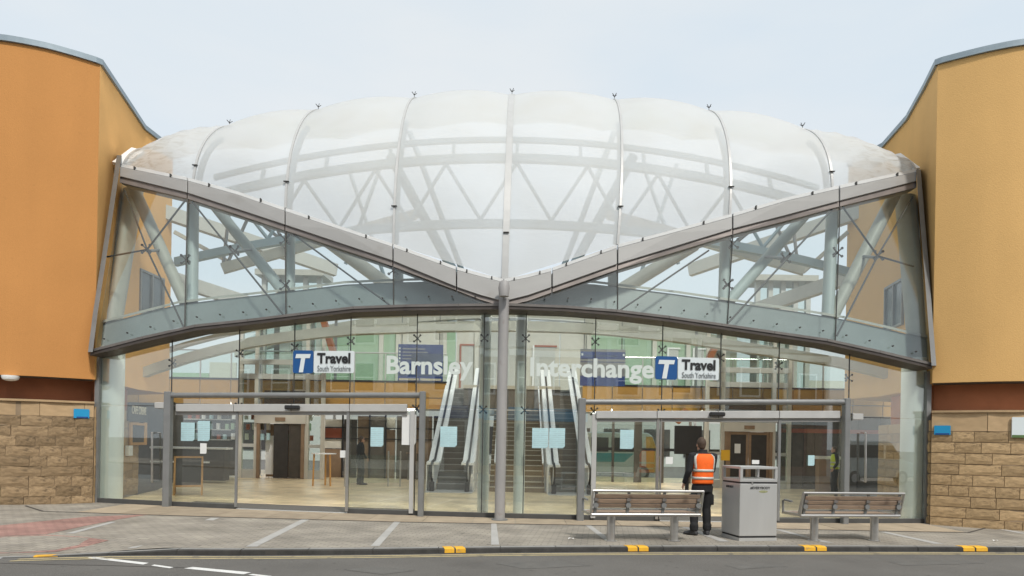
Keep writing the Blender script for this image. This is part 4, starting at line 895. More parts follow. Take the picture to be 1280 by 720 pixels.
# --- lift towers
def lift(xc, label, two, hue):
    Y = 26.9; root = thing('lift_tower', label, 'lift', (xc, Y, g(xc))); z0 = g(xc)
    W = 1.62
    for dx in (-W, -W + .62, W - .62, W):
        MB().box(xc + dx - .07, xc + dx + .07, Y - .05, Y + .1, z0, 7.0).build('mullion', M['cream'], root)
    for z in (2.66, 4.05, 4.62, 7.0): MB().box(xc - W - .02, xc + W + .02, Y - .06, Y + .11, z - .1, z + .1).build('transom', M['palegrey'], root)
    for dx0, dx1 in ((-W + .07, -W + .55), (W - .55, W - .07)):
        for z0_, z1_ in ((z0 + .35, 1.25), (1.4, 2.5), (2.78, 3.9), (4.75, 6.85)): MB().box(xc + dx0, xc + dx1, Y + .0, Y + .014, z0_, z1_).build('side_pane', M['glass_in'], root)
        MB().box(xc + dx0, xc + dx1, Y, Y + .05, 1.26, 1.39).build('rail', M['palegrey'], root)
        MB().box(xc + dx0, xc + dx1, Y - .01, Y + .05, z0, z0 + .34).build('base_panel', M['palegrey'], root)
    MB().box(xc - W + .7, xc + W - .7, Y, Y + .014, 2.8, 3.9).build('front_pane', M['glass_in'], root); MB().box(xc - W + .7, xc + W - .7, Y, Y + .014, 4.75, 6.85).build('front_pane', M['glass_in'], root)
    MB().box(xc - W, xc - W + .1, Y + 1.9, Y + 2.0, z0, 7).build('rear_post', M['steel_grey'], root); MB().box(xc + W - .1, xc + W, Y + 1.9, Y + 2.0, z0, 7).build('rear_post', M['steel_grey'], root)
    MB().box(xc - W + .7, xc + W - .7, Y + .6, Y + 1.85, 2.75, 3.55).build('lift_car_roof', M['dark'], root)
    MB().box(xc - .55, xc - .1, Y + 1.2, Y + 1.3, 3.6, 6.9).build('guide_panel', M['cream'] if hue else M['white'], root)
    for dx in (.55, -.85): MB().box(xc + dx, xc + dx + .25, Y + 1.4, Y + 1.5, 3.6, 6.9).build('guide_rail', M['steel_grey'], root)
    # door set
    fw = .93
    for dx in (-fw, fw - .12): MB().box(xc + dx, xc + dx + .12, Y - .14, Y - .055, z0, 2.48).build('door_frame', M['brown'] if not hue else M['brown'], root)
    MB().box(xc - fw - .06, xc + fw + .06, Y - .16, Y - .065, 2.2, 2.55).build('door_head', M['cream'], root)
    MB().box(xc - .2, xc + .2, Y - .19, Y - .162, 2.3, 2.44).build('floor_indicator', M['brown'], root)
    if two:
        for s in (-1, 1):
            d = MB().box(xc + (-.8 if s < 0 else .01), xc + (-.01 if s < 0 else .8), Y - .10, Y - .06, z0 + .02, 2.19).build('lift_door', M['brown'], root)
            cx = xc + s * .405; MB().box(cx - .3, cx + .3, Y - .106, Y - .101, z0 + .25, 2.08).build('door_glass', M['chalk'], d)
        MB().box(xc - .55, xc - .32, Y - .115, Y - .108, 1.35, 1.72).build('notice', M['paper'], root)
    else:
        MB().box(xc - .8, xc - .28, Y + .5, Y + .56, z0 + .12, 1.72).build('car_panel', M['white'], root)
        MB().box(xc - .8, xc + .8, Y + .57, Y + .62, z0 + .02, 2.19).build('car_back', M['brown'], root)
        MB().box(xc - .27, xc + .3, Y - .10, Y - .06, z0 + .02, 2.19).build('lift_door', M['chalk'], root)
        MB().box(xc + .32, xc + .8, Y - .08, Y - .04, z0 + .02, 2.19).build('lift_door', M['darkwall'], root)
lift(at(351, 590, 26.9).x, 'glazed lift tower with its door half open, left of the escalators', False, 0)
lift(at(934, 590, 26.9).x, 'glazed lift tower with two closed brown doors behind the litter bin', True, 1)
# --- escalators
def escalator(xc, label, Y0):
    z0 = g(xc); root = thing('escalator', label, 'escalator', (xc, Y0, z0), group='escalators in the hall')
    rise, going, n = .2, .346, 19
    for i in range(n):
        y = Y0 + .9 + going * i; z = z0 + .02 + rise * (i + 1 if i else 1)
        s = MB().box(xc - .5, xc + .5, y, y + going + .02, z - .02, z).build('step', M['tread'], root)
        MB().box(xc - .5, xc + .5, y, y + .03, z - rise, z - .022).build('riser', M['riser'], s)
    yE = Y0 + .9 + going * n; zE = z0 + rise * n
    MB().box(xc - .75, xc + .75, Y0 - .35, Y0 + .88, z0 + .003, z0 + .022).build('landing_plate', M['dullwhite'], root)
    prof = lambda h: [(Y0 + .2, z0 + h), (Y0 + .9, z0 + h + .05), (yE, zE + h), (yE + .8, zE + h + .1)]
    for s in (-1, 1):
        x = xc + s * .56
        p0, p1 = prof(0.02), prof(.86)
        b = MB(); b.prism([(x - .03, a, c) for a, c in p1] + [(x - .03, a, c) for a, c in reversed(p0)], (.06, 0, 0)); b.build('balustrade', M['white'], root)
        hp = [Vector((x, a, c)) for a, c in prof(.93)]
        hp = [Vector((x, Y0 + .2, z0 + .3)), Vector((x, Y0 - .08, z0 + .5)), Vector((x, Y0 - .08, z0 + .8))] + hp
        b = MB(); b.loft([[p + Vector((-.03, 0, 0)), p + Vector((.03, 0, 0)), p + Vector((.03, -.03, .06)), p + Vector((-.03, -.03, .06))] for p in hp]); b.build('handrail', M['dark'], root)
        for x_a, x_b in ((-.2, -.035), (.035, .2)):
            b = MB(); p1 = prof(.935); p0 = prof(.86)
            b.prism([(x + x_a, a, c) for a, c in p1] + [(x + x_a, a, c) for a, c in reversed(p0)], (x_b - x_a, 0, 0)); b.build('deck_strip', M['white'], root)
        xo = x + s * .19; p1 = prof(.86); p0 = prof(-.35)
        b = MB(); b.prism([(xo - .02, a, c - .002) for a, c in p1] + [(xo - .02, a, c - .001) for a, c in reversed(p0)], (.04, 0, 0)); b.build('outer_cladding', M['white'], root)
        MB().box(x - .07, x + .07, Y0 - .02, Y0 + .25, z0 + .02, z0 + .32).build('newel_box', M['dark'], root, bevel=.02)
    return root
EY = gp(566, 614).y - .5
escalator(at(563, 612, EY + .5).x, 'escalator with white sides to the left of the grey post', EY)
escalator(at(713, 612, EY + .5).x, 'escalator with white sides to the right of the grey post', EY)
# --- stair between the escalators with a half landing
SX0, SX1, SY = -.72, 1.1, EY + .7
st = thing('staircase', 'brown stair with pale nosings between the two escalators', 'staircase', ((SX0 + SX1) / 2, SY, 0))
for i in range(17):
    y = SY + .29 * i; z = .17 * (i + 1)
    s = MB().box(SX0, SX1, y, y + .31, z - .17, z - .002).build('stair_step', M['stair'], st)
    MB().box(SX0, SX1, y - .012, y + .05, z - .03, z).build('nosing', M['nosing'], s)
LYD = SY + 17 * .29
MB().box(-1.02, 1.12, LYD, LYD + 1.6, 2.72, 2.93).build('landing', M['palegrey'], st)
MB().box(-1.98, 1.9, LYD + .25, LYD + .35, 2.95, 3.75).build('landing_front', M['darkwall'], st)
MB().box(-2.0, 1.92, LYD + .2, LYD + .6, 3.76, 3.9).build('landing_cap', M['nosing'], st)
for x in (SX0 + .18, SX1 - .08):
    MB().tube([(x, SY - .15, .95), (x, LYD, 3.85)], .03, 8).build('stair_handrail', M['white'], st)
    for i in range(0, 17, 4): MB().tube([(x, SY + .29 * i + .1, .17 * i + .1), (x, SY + .29 * i + .1, .17 * i + 1.1)], .018, 6).build('stair_post', M['brown'], st)
# --- shopfronts under the deck on the left, dark glazing on the right
sh = thing('shop_unit', 'dark shop unit with red and cream panels under the deck, left of the escalators', 'shop', (at(470, 590, 28.6).x, 28.6, 0))
def sx_(px): return at(px, 560, 28.6).x
for a, c, y0, y1, m_ in ((400, 428, 524, 534, 'cream'), (400, 428, 535, 548, 'redbrown'), (400, 428, 549, 560, 'cream'), (429, 446, 524, 612, 'darkwall'), (446, 462, 520, 612, 'brown'), (462, 482, 520, 612, 'darkwall'), (482, 494, 522, 536, 'cream'), (482, 494, 537, 612, 'brown'), (495, 516, 520, 612, 'darkwall'), (516, 540, 520, 612, 'brown'), (400, 428, 561, 612, 'brown'), (541, 552, 520, 612, 'darkwall')):
    z1, z0 = at(a, y0, 28.6).z, at(a, y1, 28.6).z
    MB().box(sx_(a) + .02, sx_(c) - .02, 28.6, 28.72, max(z0, .02), z1).build('shop_panel', M[m_], sh)
for px in (428.5, 462, 482, 516): MB().box(sx_(px) - .03, sx_(px) + .03, 28.5, 28.6, .02, 2.8).build('mullion', M['dark'], sh)
for py in (535, 548.5): MB().box(sx_(400), sx_(552), 28.52, 28.58, at(460, py, 28.6).z - .02, at(460, py, 28.6).z + .02).build('transom', M['dark'], sh)
cw = thing('cafe_counter', 'long cafe counter with a white top behind the chalkboard', 'counter', (at(240, 600, 24).x, 24, .12))
ca, cc = at(196, 566, 24).x, at(290, 566, 24).x
MB().box(ca, cc, 23.5, 24.1, 1.2, 1.27).build('counter_top', M['white'], cw, bevel=.01)
MB().box(ca + .1, cc - .1, 23.6, 24.05, .12, 1.19).build('counter_front', M['darkwall'], cw)
MB().box(ca, cc - .6, 23.55, 23.6, .72, .78).build('counter_rail', M['white'], cw)
bk = thing('cafe_wall', 'dark back wall of the cafe with shelves of bottles', 'wall', (at(240, 560, 27).x, 27.2, .12))
MB().box(-17, at(296, 560, 27.2).x, 27.2, 27.35, .1, 2.95).build('wall', M['darkwall'], bk)
for k, z in enumerate((1.5, 1.9, 2.3)):
    s = MB().box(-13, at(290, 560, 27.2).x, 27.0, 27.2, z, z + .04).build('shelf', M['palegrey'], bk)
    for i in range(18):
        x = -13 + .25 + i * .28 + random.uniform(-.06, .06); h_ = random.uniform(.14, .3); m_ = random.choice(('cream', 'redbrown', 'poster', 'darkwall', 'paper', 'green'))
        MB().box(x - .06, x + .06, 27.04, 27.14, z + .041, z + .04 + h_).build('jar', M[m_], s)
# right: dark mullions towards the bus stand
rg = thing('rear_glazing', 'dark framed rear glazing under the deck, right of the escalators', 'window wall', (7, 29.5, 0))
for px in (744, 766, 797, 828, 862, 880, 1000, 1016, 1040, 1062): x = at(px, 560, 29.5).x; MB().box(x - (.16 if px == 797 else .05), x + (.16 if px == 797 else .05), 29.4, 29.5, -.1, 2.9).build('mullion', M['darkwall'], rg)
for py in (523, 563.5): z = at(900, py, 29.5).z; MB().box(at(742, 560, 29.5).x, at(1066, 560, 29.5).x, 29.41, 29.49, z - .06, z + .06).build('transom', M['dark'], rg)
for a, c in ((744, 766), (766, 797), (797, 828), (828, 862), (862, 880), (1000, 1016), (1016, 1040), (1040, 1062)): MB().box(at(a, 560, 29.5).x + .06, at(c, 560, 29.5).x - .06, 29.44, 29.454, 0, 2.88).build('rear_pane', M['glass_in'], rg)
tv = thing('screen', 'large black screen standing behind the man in the orange vest', 'screen', (at(858, 590, 24).x, 24, -.1))
A = at(843, 532, 24); B = at(876, 568, 24); MB().box(A.x, B.x, 23.9, 24.0, B.z, A.z).build('panel', M['dark'], tv, bevel=.01); MB().box((A.x + B.x) / 2 - .06, (A.x + B.x) / 2 + .06, 23.96, 24.06, -.1, B.z).build('stand', M['dark'], tv)
MB().box((A.x + B.x) / 2 - .4, (A.x + B.x) / 2 + .4, 23.8, 24.2, -.1, -.07).build('base', M['dark'], tv)
# dark back of the hall to the right of the lift
dk = thing('ticket_office', 'dark panelled office front behind the right hand bench', 'office', (at(1030, 590, 27.3).x, 27.3, -.15))
for i, (a, c) in enumerate(((975, 990), (990, 1004), (1004, 1018), (1018, 1034), (1034, 1050), (1050, 1072), (1072, 1100), (1100, 1130), (1130, 1180))):
    MB().box(at(a, 560, 27.3).x + .015, at(c, 560, 27.3).x - .015, 27.3, 27.4, -.15, 2.9).build('office_panel', M['darkwall'], dk)
MB().box(at(976, 560, 27.3).x, at(1100, 560, 27.3).x, 27.26, 27.299, at(1000, 541, 27.3).z, at(1000, 536, 27.3).z).build('sign_strip', M['redbrown'], dk)
A, B = at(1020, 572, 25), at(1048, 608, 25)
ct = thing('sales_counter', 'small counter with white top behind the right hand bench', 'counter', (A.x + .5, 25, -.12)); MB().box(A.x, B.x, 24.8, 25.2, A.z - .05, A.z + .06).build('counter_top', M['white'], ct); MB().box(A.x + .05, B.x - .05, 24.85, 25.15, -.12, A.z - .051).build('counter_front', M['brown'], ct)
# distant bus station beyond
fb = thing('bus_station_block', 'pale green grey block beyond the hall, glimpsed through the rear glazing', 'building', (0, 58, 0))
MB().box(-34, 34, 58, 66, -1, 4.6).build('wall', M['palegrey'], fb)
for i in range(20): MB().box(-33 + i * 3.4, -33 + i * 3.4 + 2.2, 57.9, 57.99, .6, 2.9).build('window', M['chalk'], fb)
struct('bus_apron', MB().prism([(-60, 33.9, -.25), (60, 33.9, -.25), (60, 120, -.25), (-60, 120, -.25)], (0, 0, -.2)), M['road'])
# pale stair tower glimpsed through the upper glass on each side
for p0, p1, lab in (((330, 345), (398, 392), 'pale glazed stair head seen through the left upper glass'), ((948, 352), (1010, 400), 'pale glazed stair head seen through the right upper glass')):
    Y = 30; A, B = at(p0[0], p0[1], Y), at(p1[0], p1[1] + 14, Y); t = thing('stair_head', lab, 'tower', ((A.x + B.x) / 2, Y, B.z))
    for i in range(5):
        x = A.x + (B.x - A.x) * i / 4; MB().box(x - .1, x + .1, Y, Y + .2, B.z - 4, A.z).build('mullion', M['palegrey'], t)
        if i < 4: MB().box(x + .12, x + (B.x - A.x) / 4 - .12, Y + .08, Y + .1, B.z - 4, A.z - .2).build('pane', M['glass_in'], t)
    MB().box(A.x - .3, B.x + .3, Y - .3, Y + 1.2, A.z, A.z + .25).build('roof', K_, t); MB().box(A.x + .8, A.x + 1.9, Y + .4, Y + 1.4, B.z - 4, A.z - .7).build('core', M['steel_teal'], t)
# ================================================================== lettering helpers
def text_mesh(s, name, m, w_=None, h_=None, bold=0.0, depth=.004, shear=0):
    cu = bpy.data.curves.new(name, 'FONT'); cu.body = s; cu.offset = bold; cu.extrude = depth; cu.shear = shear; cu.resolution_u = 3
    o = bpy.data.objects.new(name, cu); C.objects.link(o)
    dg = bpy.context.evaluated_depsgraph_get(); me = bpy.data.meshes.new_from_object(o.evaluated_get(dg)); me.name = name
    bpy.data.objects.remove(o); bpy.data.curves.remove(cu)
    xs = [v.co.x for v in me.vertices]; ys = [v.co.y for v in me.vertices]
    x0, x1, y0, y1 = min(xs), max(xs), min(ys), max(ys)
    sx = (w_ / (x1 - x0)) if w_ else 1; sy = (h_ / (y1 - y0)) if h_ else sx
    if not w_: sx = sy
    for v in me.vertices: v.co = ((v.co.x - x0) * sx, (v.co.y - y0) * sy, v.co.z)
    me.materials.clear(); me.materials.append(m); return me
def on_plane(P, ex, ez=Vector((0, 0, 1))):
    ex = Vector(ex).normalized(); ez = Vector(ez).normalized(); n = ex.cross(ez)
    return Matrix.Translation(P) @ Matrix(((ex.x, ez.x, n.x, 0), (ex.y, ez.y, n.y, 0), (ex.z, ez.z, n.z, 0), (0, 0, 0, 1)))
def tangent(pa, pb, y, off):
    A, B = fac(pa, y, off), fac(pb, y, off); e = B - A; e.z = 0; return A, B, e.normalized()
# ---- words on the glass
for word, x0, x1, ytop, ybot, lab in (('Barnsley', 483, 591, 444.5, 474.5, 'white word Barnsley lettered on the glass left of the grey post'),
                                     ('Interchange', 662.5, 817.5, 446.5, 477.5, 'white word Interchange lettered on the glass right of the grey post')):
    A, B, e = tangent(x0, x1, ybot, -.035); Tp = fac(x0, ytop, -.035)
    if word == 'Interchange': A, B, e = tangent(x0, x1, ybot, -.05)
    me = text_mesh(word, 'lettering', M['vinyl'], (B - A).length, Tp.z - A.z, .028, .003)
    o = bpy.data.objects.new('lettering', me); C.objects.link(o); A.z -= (x1 - x0) * .0 ; o.matrix_world = on_plane(A, e); tag(o, lab, 'lettering')
# ---- travel signs
for x0, xm, x1, y0, y1, lab in ((366, 392, 442.5, 438, 466.5, 'blue and white T Travel sign to the left of the word Barnsley'), (819, 847, 898.5, 445, 474, 'blue and white T Travel sign to the right of the word Interchange')):
    A, B, e = tangent(x0, x1, y1, -.06); H = fac(x0, y0, -.06).z - A.z; W = (B - A).length; bw_ = W * (xm - x0) / (x1 - x0)
    root = thing('travel_sign', lab, 'sign', A); n = e.cross(Vector((0, 0, 1)))
    up = Vector((0, 0, 1))
    rounded_plate(MB(), A + e * (bw_ / 2 - .006) + up * H / 2, e, up, bw_ - .012, H, .03, .05).build('blue_panel', M['signblue'], root)
    rounded_plate(MB(), A + e * (bw_ + (W - bw_) / 2) + up * H / 2, e, up, W - bw_ - .004, H - .02, .03, .035).build('white_panel', M['signwhite'], root)
    def put(me, u, v, d=.012):
        o = bpy.data.objects.new(me.name, me); C.objects.link(o); o.matrix_basis = on_plane(A + e * u + up * v - n * -d, e); adopt(o, root)
    # slanted block T
    b = MB(); T2 = [(.16, .84), (.86, .84), (.82, .66), (.60, .66), (.50, 0.04), (.30, 0.04), (.40, .66), (.12, .66)]
    b.prism([(bw_ * u, H * v, 0) for u, v in T2], (0, 0, .006)); put(b.mesh('letter', M['signwhite']), 0, 0, .004)
    put(text_mesh('Travel', 'travel_text', M['ink'], (W - bw_) * .82, H * .46, .035, .003), bw_ + (W - bw_) * .09, H * .43)
    put(text_mesh('South Yorkshire', 'county_text', M['grey_ink'], (W - bw_) * .82, H * .25, .0, .003), bw_ + (W - bw_) * .1, H * .09)
# ---- hanging navy information boards inside
def board(x0, x1, y0, y1, Y, label, rows):
    A, B = at(x0, y1, Y), at(x1, y0, Y); root = thing('information_board', label, 'sign', ((A.x + B.x) / 2, Y, A.z)); W, H = B.x - A.x, B.z - A.z
    MB().box(A.x, B.x, Y, Y + .06, A.z, B.z).build('panel', M['navy'], root, bevel=.008)
    for u0, u1, v0, v1, m_ in rows: MB().box(A.x + W * u0, A.x + W * u1, Y - .006, Y - .001, A.z + H * v0, A.z + H * v1).build('row', M[m_], root)
    for u in (.08, .92): MB().tube([(A.x + W * u, Y + .03, B.z), (A.x + W * u, Y + .03, B.z + 1.3)], .015, 6).build('hanger', M['steel_grey'], root)
bluerow = mat('board_row', (.05, .085, .19), .5); M['bluerow'] = bluerow; M['greyrow'] = mat('board_grey', (.30, .31, .33), .5, var=.1)
board(497, 554, 431, 476, 19.0, 'navy information board with rows of pale lines behind the word Barnsley',
      [(.1, .60, .86, .89, 'greyrow'), (.1, .66, .77, .80, 'greyrow'), (.1, .3, .68, .71, 'greyrow'), (.1, .42, .59, .62, 'greyrow')] + [(.02, .055, .86 - .09 * i, .91 - .09 * i, 'signwhite') for i in range(5)] + [(.3, .97, .52, .75, 'bluerow'), (.03, .47, .02, .075, 'nosing'), (.5, .97, .02, .075, 'nosing'), (.0, 1, .14, .2, 'bluerow')])
board(725, 782, 437, 482, 19.0, 'navy and grey information board behind the word Interchange',
      [(0, 1, .93, .995, 'greyrow'), (.0, 1, .66, .73, 'greyrow'), (.0, 1, .27, .64, 'greyrow'), (.1, .8, .80, .84, 'bluerow'), (.02, .06, .82, .88, 'signwhite'), (.94, .98, .82, .88, 'signwhite')])
# ---- posters stuck on the glass
def poster(x0, x1, y0, y1, m_, label, off=-.02):
    A, B, e = tangent(x0, x1, y1, off); H = fac(x0, y0, off).z - A.z; W = (B - A).length; up = Vector((0, 0, 1))
    b = MB(); b.prism([A, A + e * W * .88, A + e * W + up * H * .1, A + e * W + up * H, A + up * H], e.cross(up) * -.004); b.build('poster', M[m_], None, label=label, cat='poster')
poster(550, 571, 533, 558.5, 'poster', 'pale blue poster on the glass in front of the left escalator')
poster(665, 685, 535, 560, 'poster', 'pale blue poster on the glass, first right of the grey post')
poster(686.5, 706, 535, 560, 'poster', 'pale blue poster on the glass in front of the right escalator')
poster(463, 479, 534, 558, 'poster', 'pale blue poster with a cut corner beside the left door opening')
poster(226, 243, 528, 551, 'poster', 'pale blue poster on the glass above the chalkboard')
poster(247, 262, 526, 551, 'poster', 'pale blue poster on the glass right of the one above the chalkboard')
poster(250, 258, 554, 567, 'paper', 'small white paper on the glass low beside the chalkboard')
poster(425, 432, 563, 572, 'paper', 'small white notice on the glass edge by the left door opening')
poster(502, 520, 518, 556, 'paper', 'tall white and pink poster on the glass beside the left escalator')
poster(775, 792, 537, 561, 'poster', 'pale blue poster on the glass above the left bench')
poster(832, 841, 571, 580, 'paper', 'small white notice on the glass by the arm of the man in orange')
poster(1010, 1018, 569, 582, 'poster', 'small pale poster on the glass left of the right bench back')
poster(940, 949, 575, 580, 'paper', 'small white card on the glass just above the litter bin')

# ================================================================== benches
def bench(px_l, py_l, px_r, py_r, label):
    A, B = gp(px_l, py_l), gp(px_r, py_r)                        # feet of the two legs
    d = (B - A); sp = math.hypot(d.x, d.y); rz = math.atan2(d.y, d.x)
    mid = (A + B) / 2; mid.z = g(mid.x)
    root = thing('bench', label, 'bench', mid, rz, 'benches along the kerb')
    bpy.context.view_layer.update()
    Mw = Matrix.Translation(mid) @ Matrix.Rotation(rz, 4, 'Z')
    L0, L1 = -.95, .96
    def add(b, name, m_, **kw):
        me = b.mesh(name, M[m_], kw.get('smooth', False), kw.get('bevel', 0)); o = bpy.data.objects.new(name, me); C.objects.link(o); o.parent = root; return o
    s_ = sp / 2
    for x in (-s_, s_):
        lg = add(MB().tube([(x, 0, -.01), (x, 0, .43)], .07, 24), 'leg', 'stainless', smooth=True)
        f = MB().tube([(x, 0, .0), (x, 0, .012)], .105, 20).mesh('foot_plate', M['stainless']); o = bpy.data.objects.new('foot_plate', f); C.objects.link(o); o.parent = lg
        add(MB().box(x - .03, x + .03, -.14, .34, .432, .452), 'seat_bearer', 'stainless')
    n_ = -1.0
    for i in range(4):
        y = -.03 + i * .115; add(MB().box(L0 + .03, L1 - .03, y, y + .095, .455, .485), 'seat_slat', 'wood', bevel=.006)
    add(MB().tube([(L0, -.16, .465), (L1, -.16, .465)], .030, 14), 'rear_rail', 'stainless', smooth=True)
    add(MB().tube([(L0, -.13, .555), (L1, -.13, .555)], .016, 12), 'lower_back_rail', 'stainless', smooth=True)
    add(MB().tube([(L0, .44, .465), (L1, .44, .465)], .028, 14), 'front_rail', 'stainless', smooth=True)
    for i in range(3):
        z = .615 + i * .082; y = -.175 - i * .028
        add(MB().prism([(L0 + .04, y, z - .034), (L0 + .04, y - .022, z + .034), (L0 + .04, y + .012, z + .040), (L0 + .04, y + .034, z - .028)], (L1 - L0 - .08, 0, 0)), 'back_slat', 'wood', bevel=.005)
    for i in range(2):
        z = .658 + i * .082; y = -.183 - i * .028
        add(MB().tube([(L0 + .03, y, z), (L1 - .03, y, z)], .006, 8), 'back_rod', 'stainless')
    add(MB().tube([(L0 - .01, -.262, .872), (L1 + .01, -.262, .872)], .023, 14), 'top_rail', 'stainless', smooth=True)
    for x in (L0 + .06, L0 + .62, L0 + 1.24, L1 - .06):
        br = add(MB().prism([(x - .025, -.165, .47), (x - .025, -.255, .85), (x - .025, -.225, .86), (x - .025, -.125, .47)], (.05, 0, 0)), 'back_bracket', 'steel_grey', bevel=.008)
        me = MB().tube([(x, -.225, .628), (x, -.19, .628)], .045, 16).mesh('bracket_disc', M['steel_grey']); o = bpy.data.objects.new('bracket_disc', me); C.objects.link(o); o.parent = br
        me = MB().box(x - .035, x + .035, -.245, -.2, .70, .745).mesh('bracket_clip', M['lip']); o = bpy.data.objects.new('bracket_clip', me); C.objects.link(o); o.parent = br
    for x in (L0 - .005, L1 + .005):
        add(MB().prism([(x - .012, -.17, .45), (x - .012, -.285, .87), (x - .012, -.235, .885), (x - .012, -.09, .5), (x - .012, .44, .49), (x - .012, .44, .44)], (.024, 0, 0)), 'end_plate', 'stainless', bevel=.005)
        add(MB().tube([(x, .40, .47), (x, .42, .68), (x, .36, .70), (x, .12, .69)], .02, 10), 'armrest', 'steel_grey', smooth=True)
    return root
bench(763.5, 676, 842.5, 676.2, 'slatted wood and steel bench to the left of the man in orange')
bench(1017.5, 675.6, 1092.5, 675.8, 'slatted wood and steel bench to the right of the litter bin')

# ================================================================== litter bin
def bin_():
    A, B = gp(924, 676.5), gp(971.5, 676.5); d = B - A; rz = math.atan2(d.y, d.x) + R(1.5); W = d.length; D = .66
    root = thing('litter_bin', 'tall stainless steel litter bin with open hood beside the man in orange', 'litter bin', (A.x, A.y, g(A.x)), rz)
    def add(b, name, m_, bevel=0, parent=root):
        me = b.mesh(name, M[m_], False, bevel); o = bpy.data.objects.new(name, me); C.objects.link(o); o.parent = parent; return o
    add(MB().box(.0, W, .0, D, 0, .055), 'base', 'brushed'); add(MB().box(.012, W - .012, .012, D - .012, .056, .085), 'shadow_gap', 'dark')
    body = add(MB().box(0, W, 0, D, .086, 1.005), 'body', 'brushed', .008)
    add(MB().box(.012, W - .012, .012, D - .012, 1.006, 1.034), 'shadow_gap', 'dark')
    H0, H1 = 1.035, 1.305
    add(MB().box(0, W, 0, D, H0, H0 + .055), 'hood_sill', 'brushed', .006); add(MB().box(0, W, 0, D, H1 - .045, H1), 'hood_top', 'brushed', .006)
    for x, y in ((0, 0), (W - .05, 0), (0, D - .05), (W - .05, D - .05)): add(MB().box(x, x + .05, y, y + .05, H0 + .056, H1 - .046), 'hood_post', 'brushed')
    add(MB().box(W * .30, W * .34, -.004, -.001, .99, 1.045), 'latch', 'stainless')
    me = text_mesh('#EVERYBODY', 'slogan', M['ink'], W * .53, .05, .02, .001); o = bpy.data.objects.new('slogan', me); C.objects.link(o); o.parent = body; o.matrix_basis = on_plane(Vector((W * .27, -.003, .905)), (1, 0, 0))
    b = MB()
    pts = [(W * .62 + .085 * math.cos(k * math.pi / 8), -.003, .868 + .022 * math.sin(k * math.pi / 8)) for k in range(16)]
    b.prism(pts, (0, .002, 0)); add(b, 'emblem', 'emblem', 0, body)
    me = text_mesh('#EVERYBODY', 'slogan', M['ink'], D * .4, .045, .02, .001); o = bpy.data.objects.new('slogan', me); C.objects.link(o); o.parent = body; o.matrix_basis = on_plane(Vector((-.003, D * .75, .91)), (0, -1, 0))
M['emblem'] = mat('faded_emblem', (.30, .31, .17), .5, var=.2, scale=30)
bin_()

# ================================================================== people
def ring(c, ax, ay, a, b, n=16, p=2.3):
    out = []
    for k in range(n):
        t = 2 * math.pi * k / n; ct, st = math.cos(t), math.sin(t)
        out.append(Vector(c) + Vector(ax) * (a * math.copysign(abs(ct) ** (2 / p), ct)) + Vector(ay) * (b * math.copysign(abs(st) ** (2 / p), st)))
    return out
def limb(b, pts, rad, n=12, flat=1.0):
    pts = [Vector(p) for p in pts]; fine, fr = [], []
    for i in range(len(pts) - 1):
        for k in range(4):
            t = k / 4; fine.append(pts[i].lerp(pts[i + 1], t)); fr.append(rad[i] + (rad[i + 1] - rad[i]) * t)
    fine.append(pts[-1]); fr.append(rad[-1])
    b.tube(fine, fr, n)
def ball(b, c, rx, ry, rz, n=14):
    rows = []
    for j in range(1, n // 2 + 4):
        th = math.pi * j / (n // 2 + 4); rows.append([Vector(c) + Vector((rx * math.sin(th) * math.cos(2 * math.pi * k / n), ry * math.sin(th) * math.sin(2 * math.pi * k / n), rz * math.cos(th))) for k in range(n)])
    b.loft(rows)
def fuse(b, name, m, parent, voxel=.014, smooth_it=3, Mw=None):
    me = b.mesh(name, m); o = bpy.data.objects.new(name, me); C.objects.link(o)
    r_ = o.modifiers.new('r', 'REMESH'); r_.mode = 'VOXEL'; r_.voxel_size = voxel
    s_ = o.modifiers.new('s', 'SMOOTH'); s_.iterations = smooth_it; s_.factor = .5
    dg = bpy.context.evaluated_depsgraph_get(); me2 = bpy.data.meshes.new_from_object(o.evaluated_get(dg)); me2.name = name
    bpy.data.objects.remove(o); me2.materials.clear(); me2.materials.append(m)
    for f in me2.polygons: f.use_smooth = True
    o = bpy.data.objects.new(name, me2); C.objects.link(o); o.parent = parent; return o
def hand(b, wrist, dirv, side, spread, curl=.5):
    """palm, four unequal bent fingers, thumb leaving the side of the palm. dirv: wrist->knuckles, side: palm width axis, spread: palm normal (curl towards it)"""
    d, s, n = Vector(dirv).normalized(), Vector(side).normalized(), Vector(spread).normalized(); w_ = Vector(wrist)
    b.loft([ring(w_ + d * t, s, n, a, c, 10) for t, a, c in ((-.01, .026, .019), (.03, .036, .017), (.07, .042, .015), (.092, .040, .012))])
    for i, (off, ln) in enumerate(((-.031, .068), (-.010, .078), (.011, .073), (.031, .058))):
        p0 = w_ + d * .085 + s * off; q = [p0]; a = .15
        for k, f in enumerate((.42, .33, .25)):
            a += curl * (.5 + .35 * k); q.append(q[-1] + (d * math.cos(a) + n * math.sin(a)) * ln * f)
        limb(b, q, [.0095, .009, .008, .0065], 8)
    p0 = w_ + d * .03 - s * .03; limb(b, [p0, p0 - s * .02 + d * .022 + n * .008, p0 - s * .026 + d * .05 + n * .022], [.012, .0105, .008], 8)

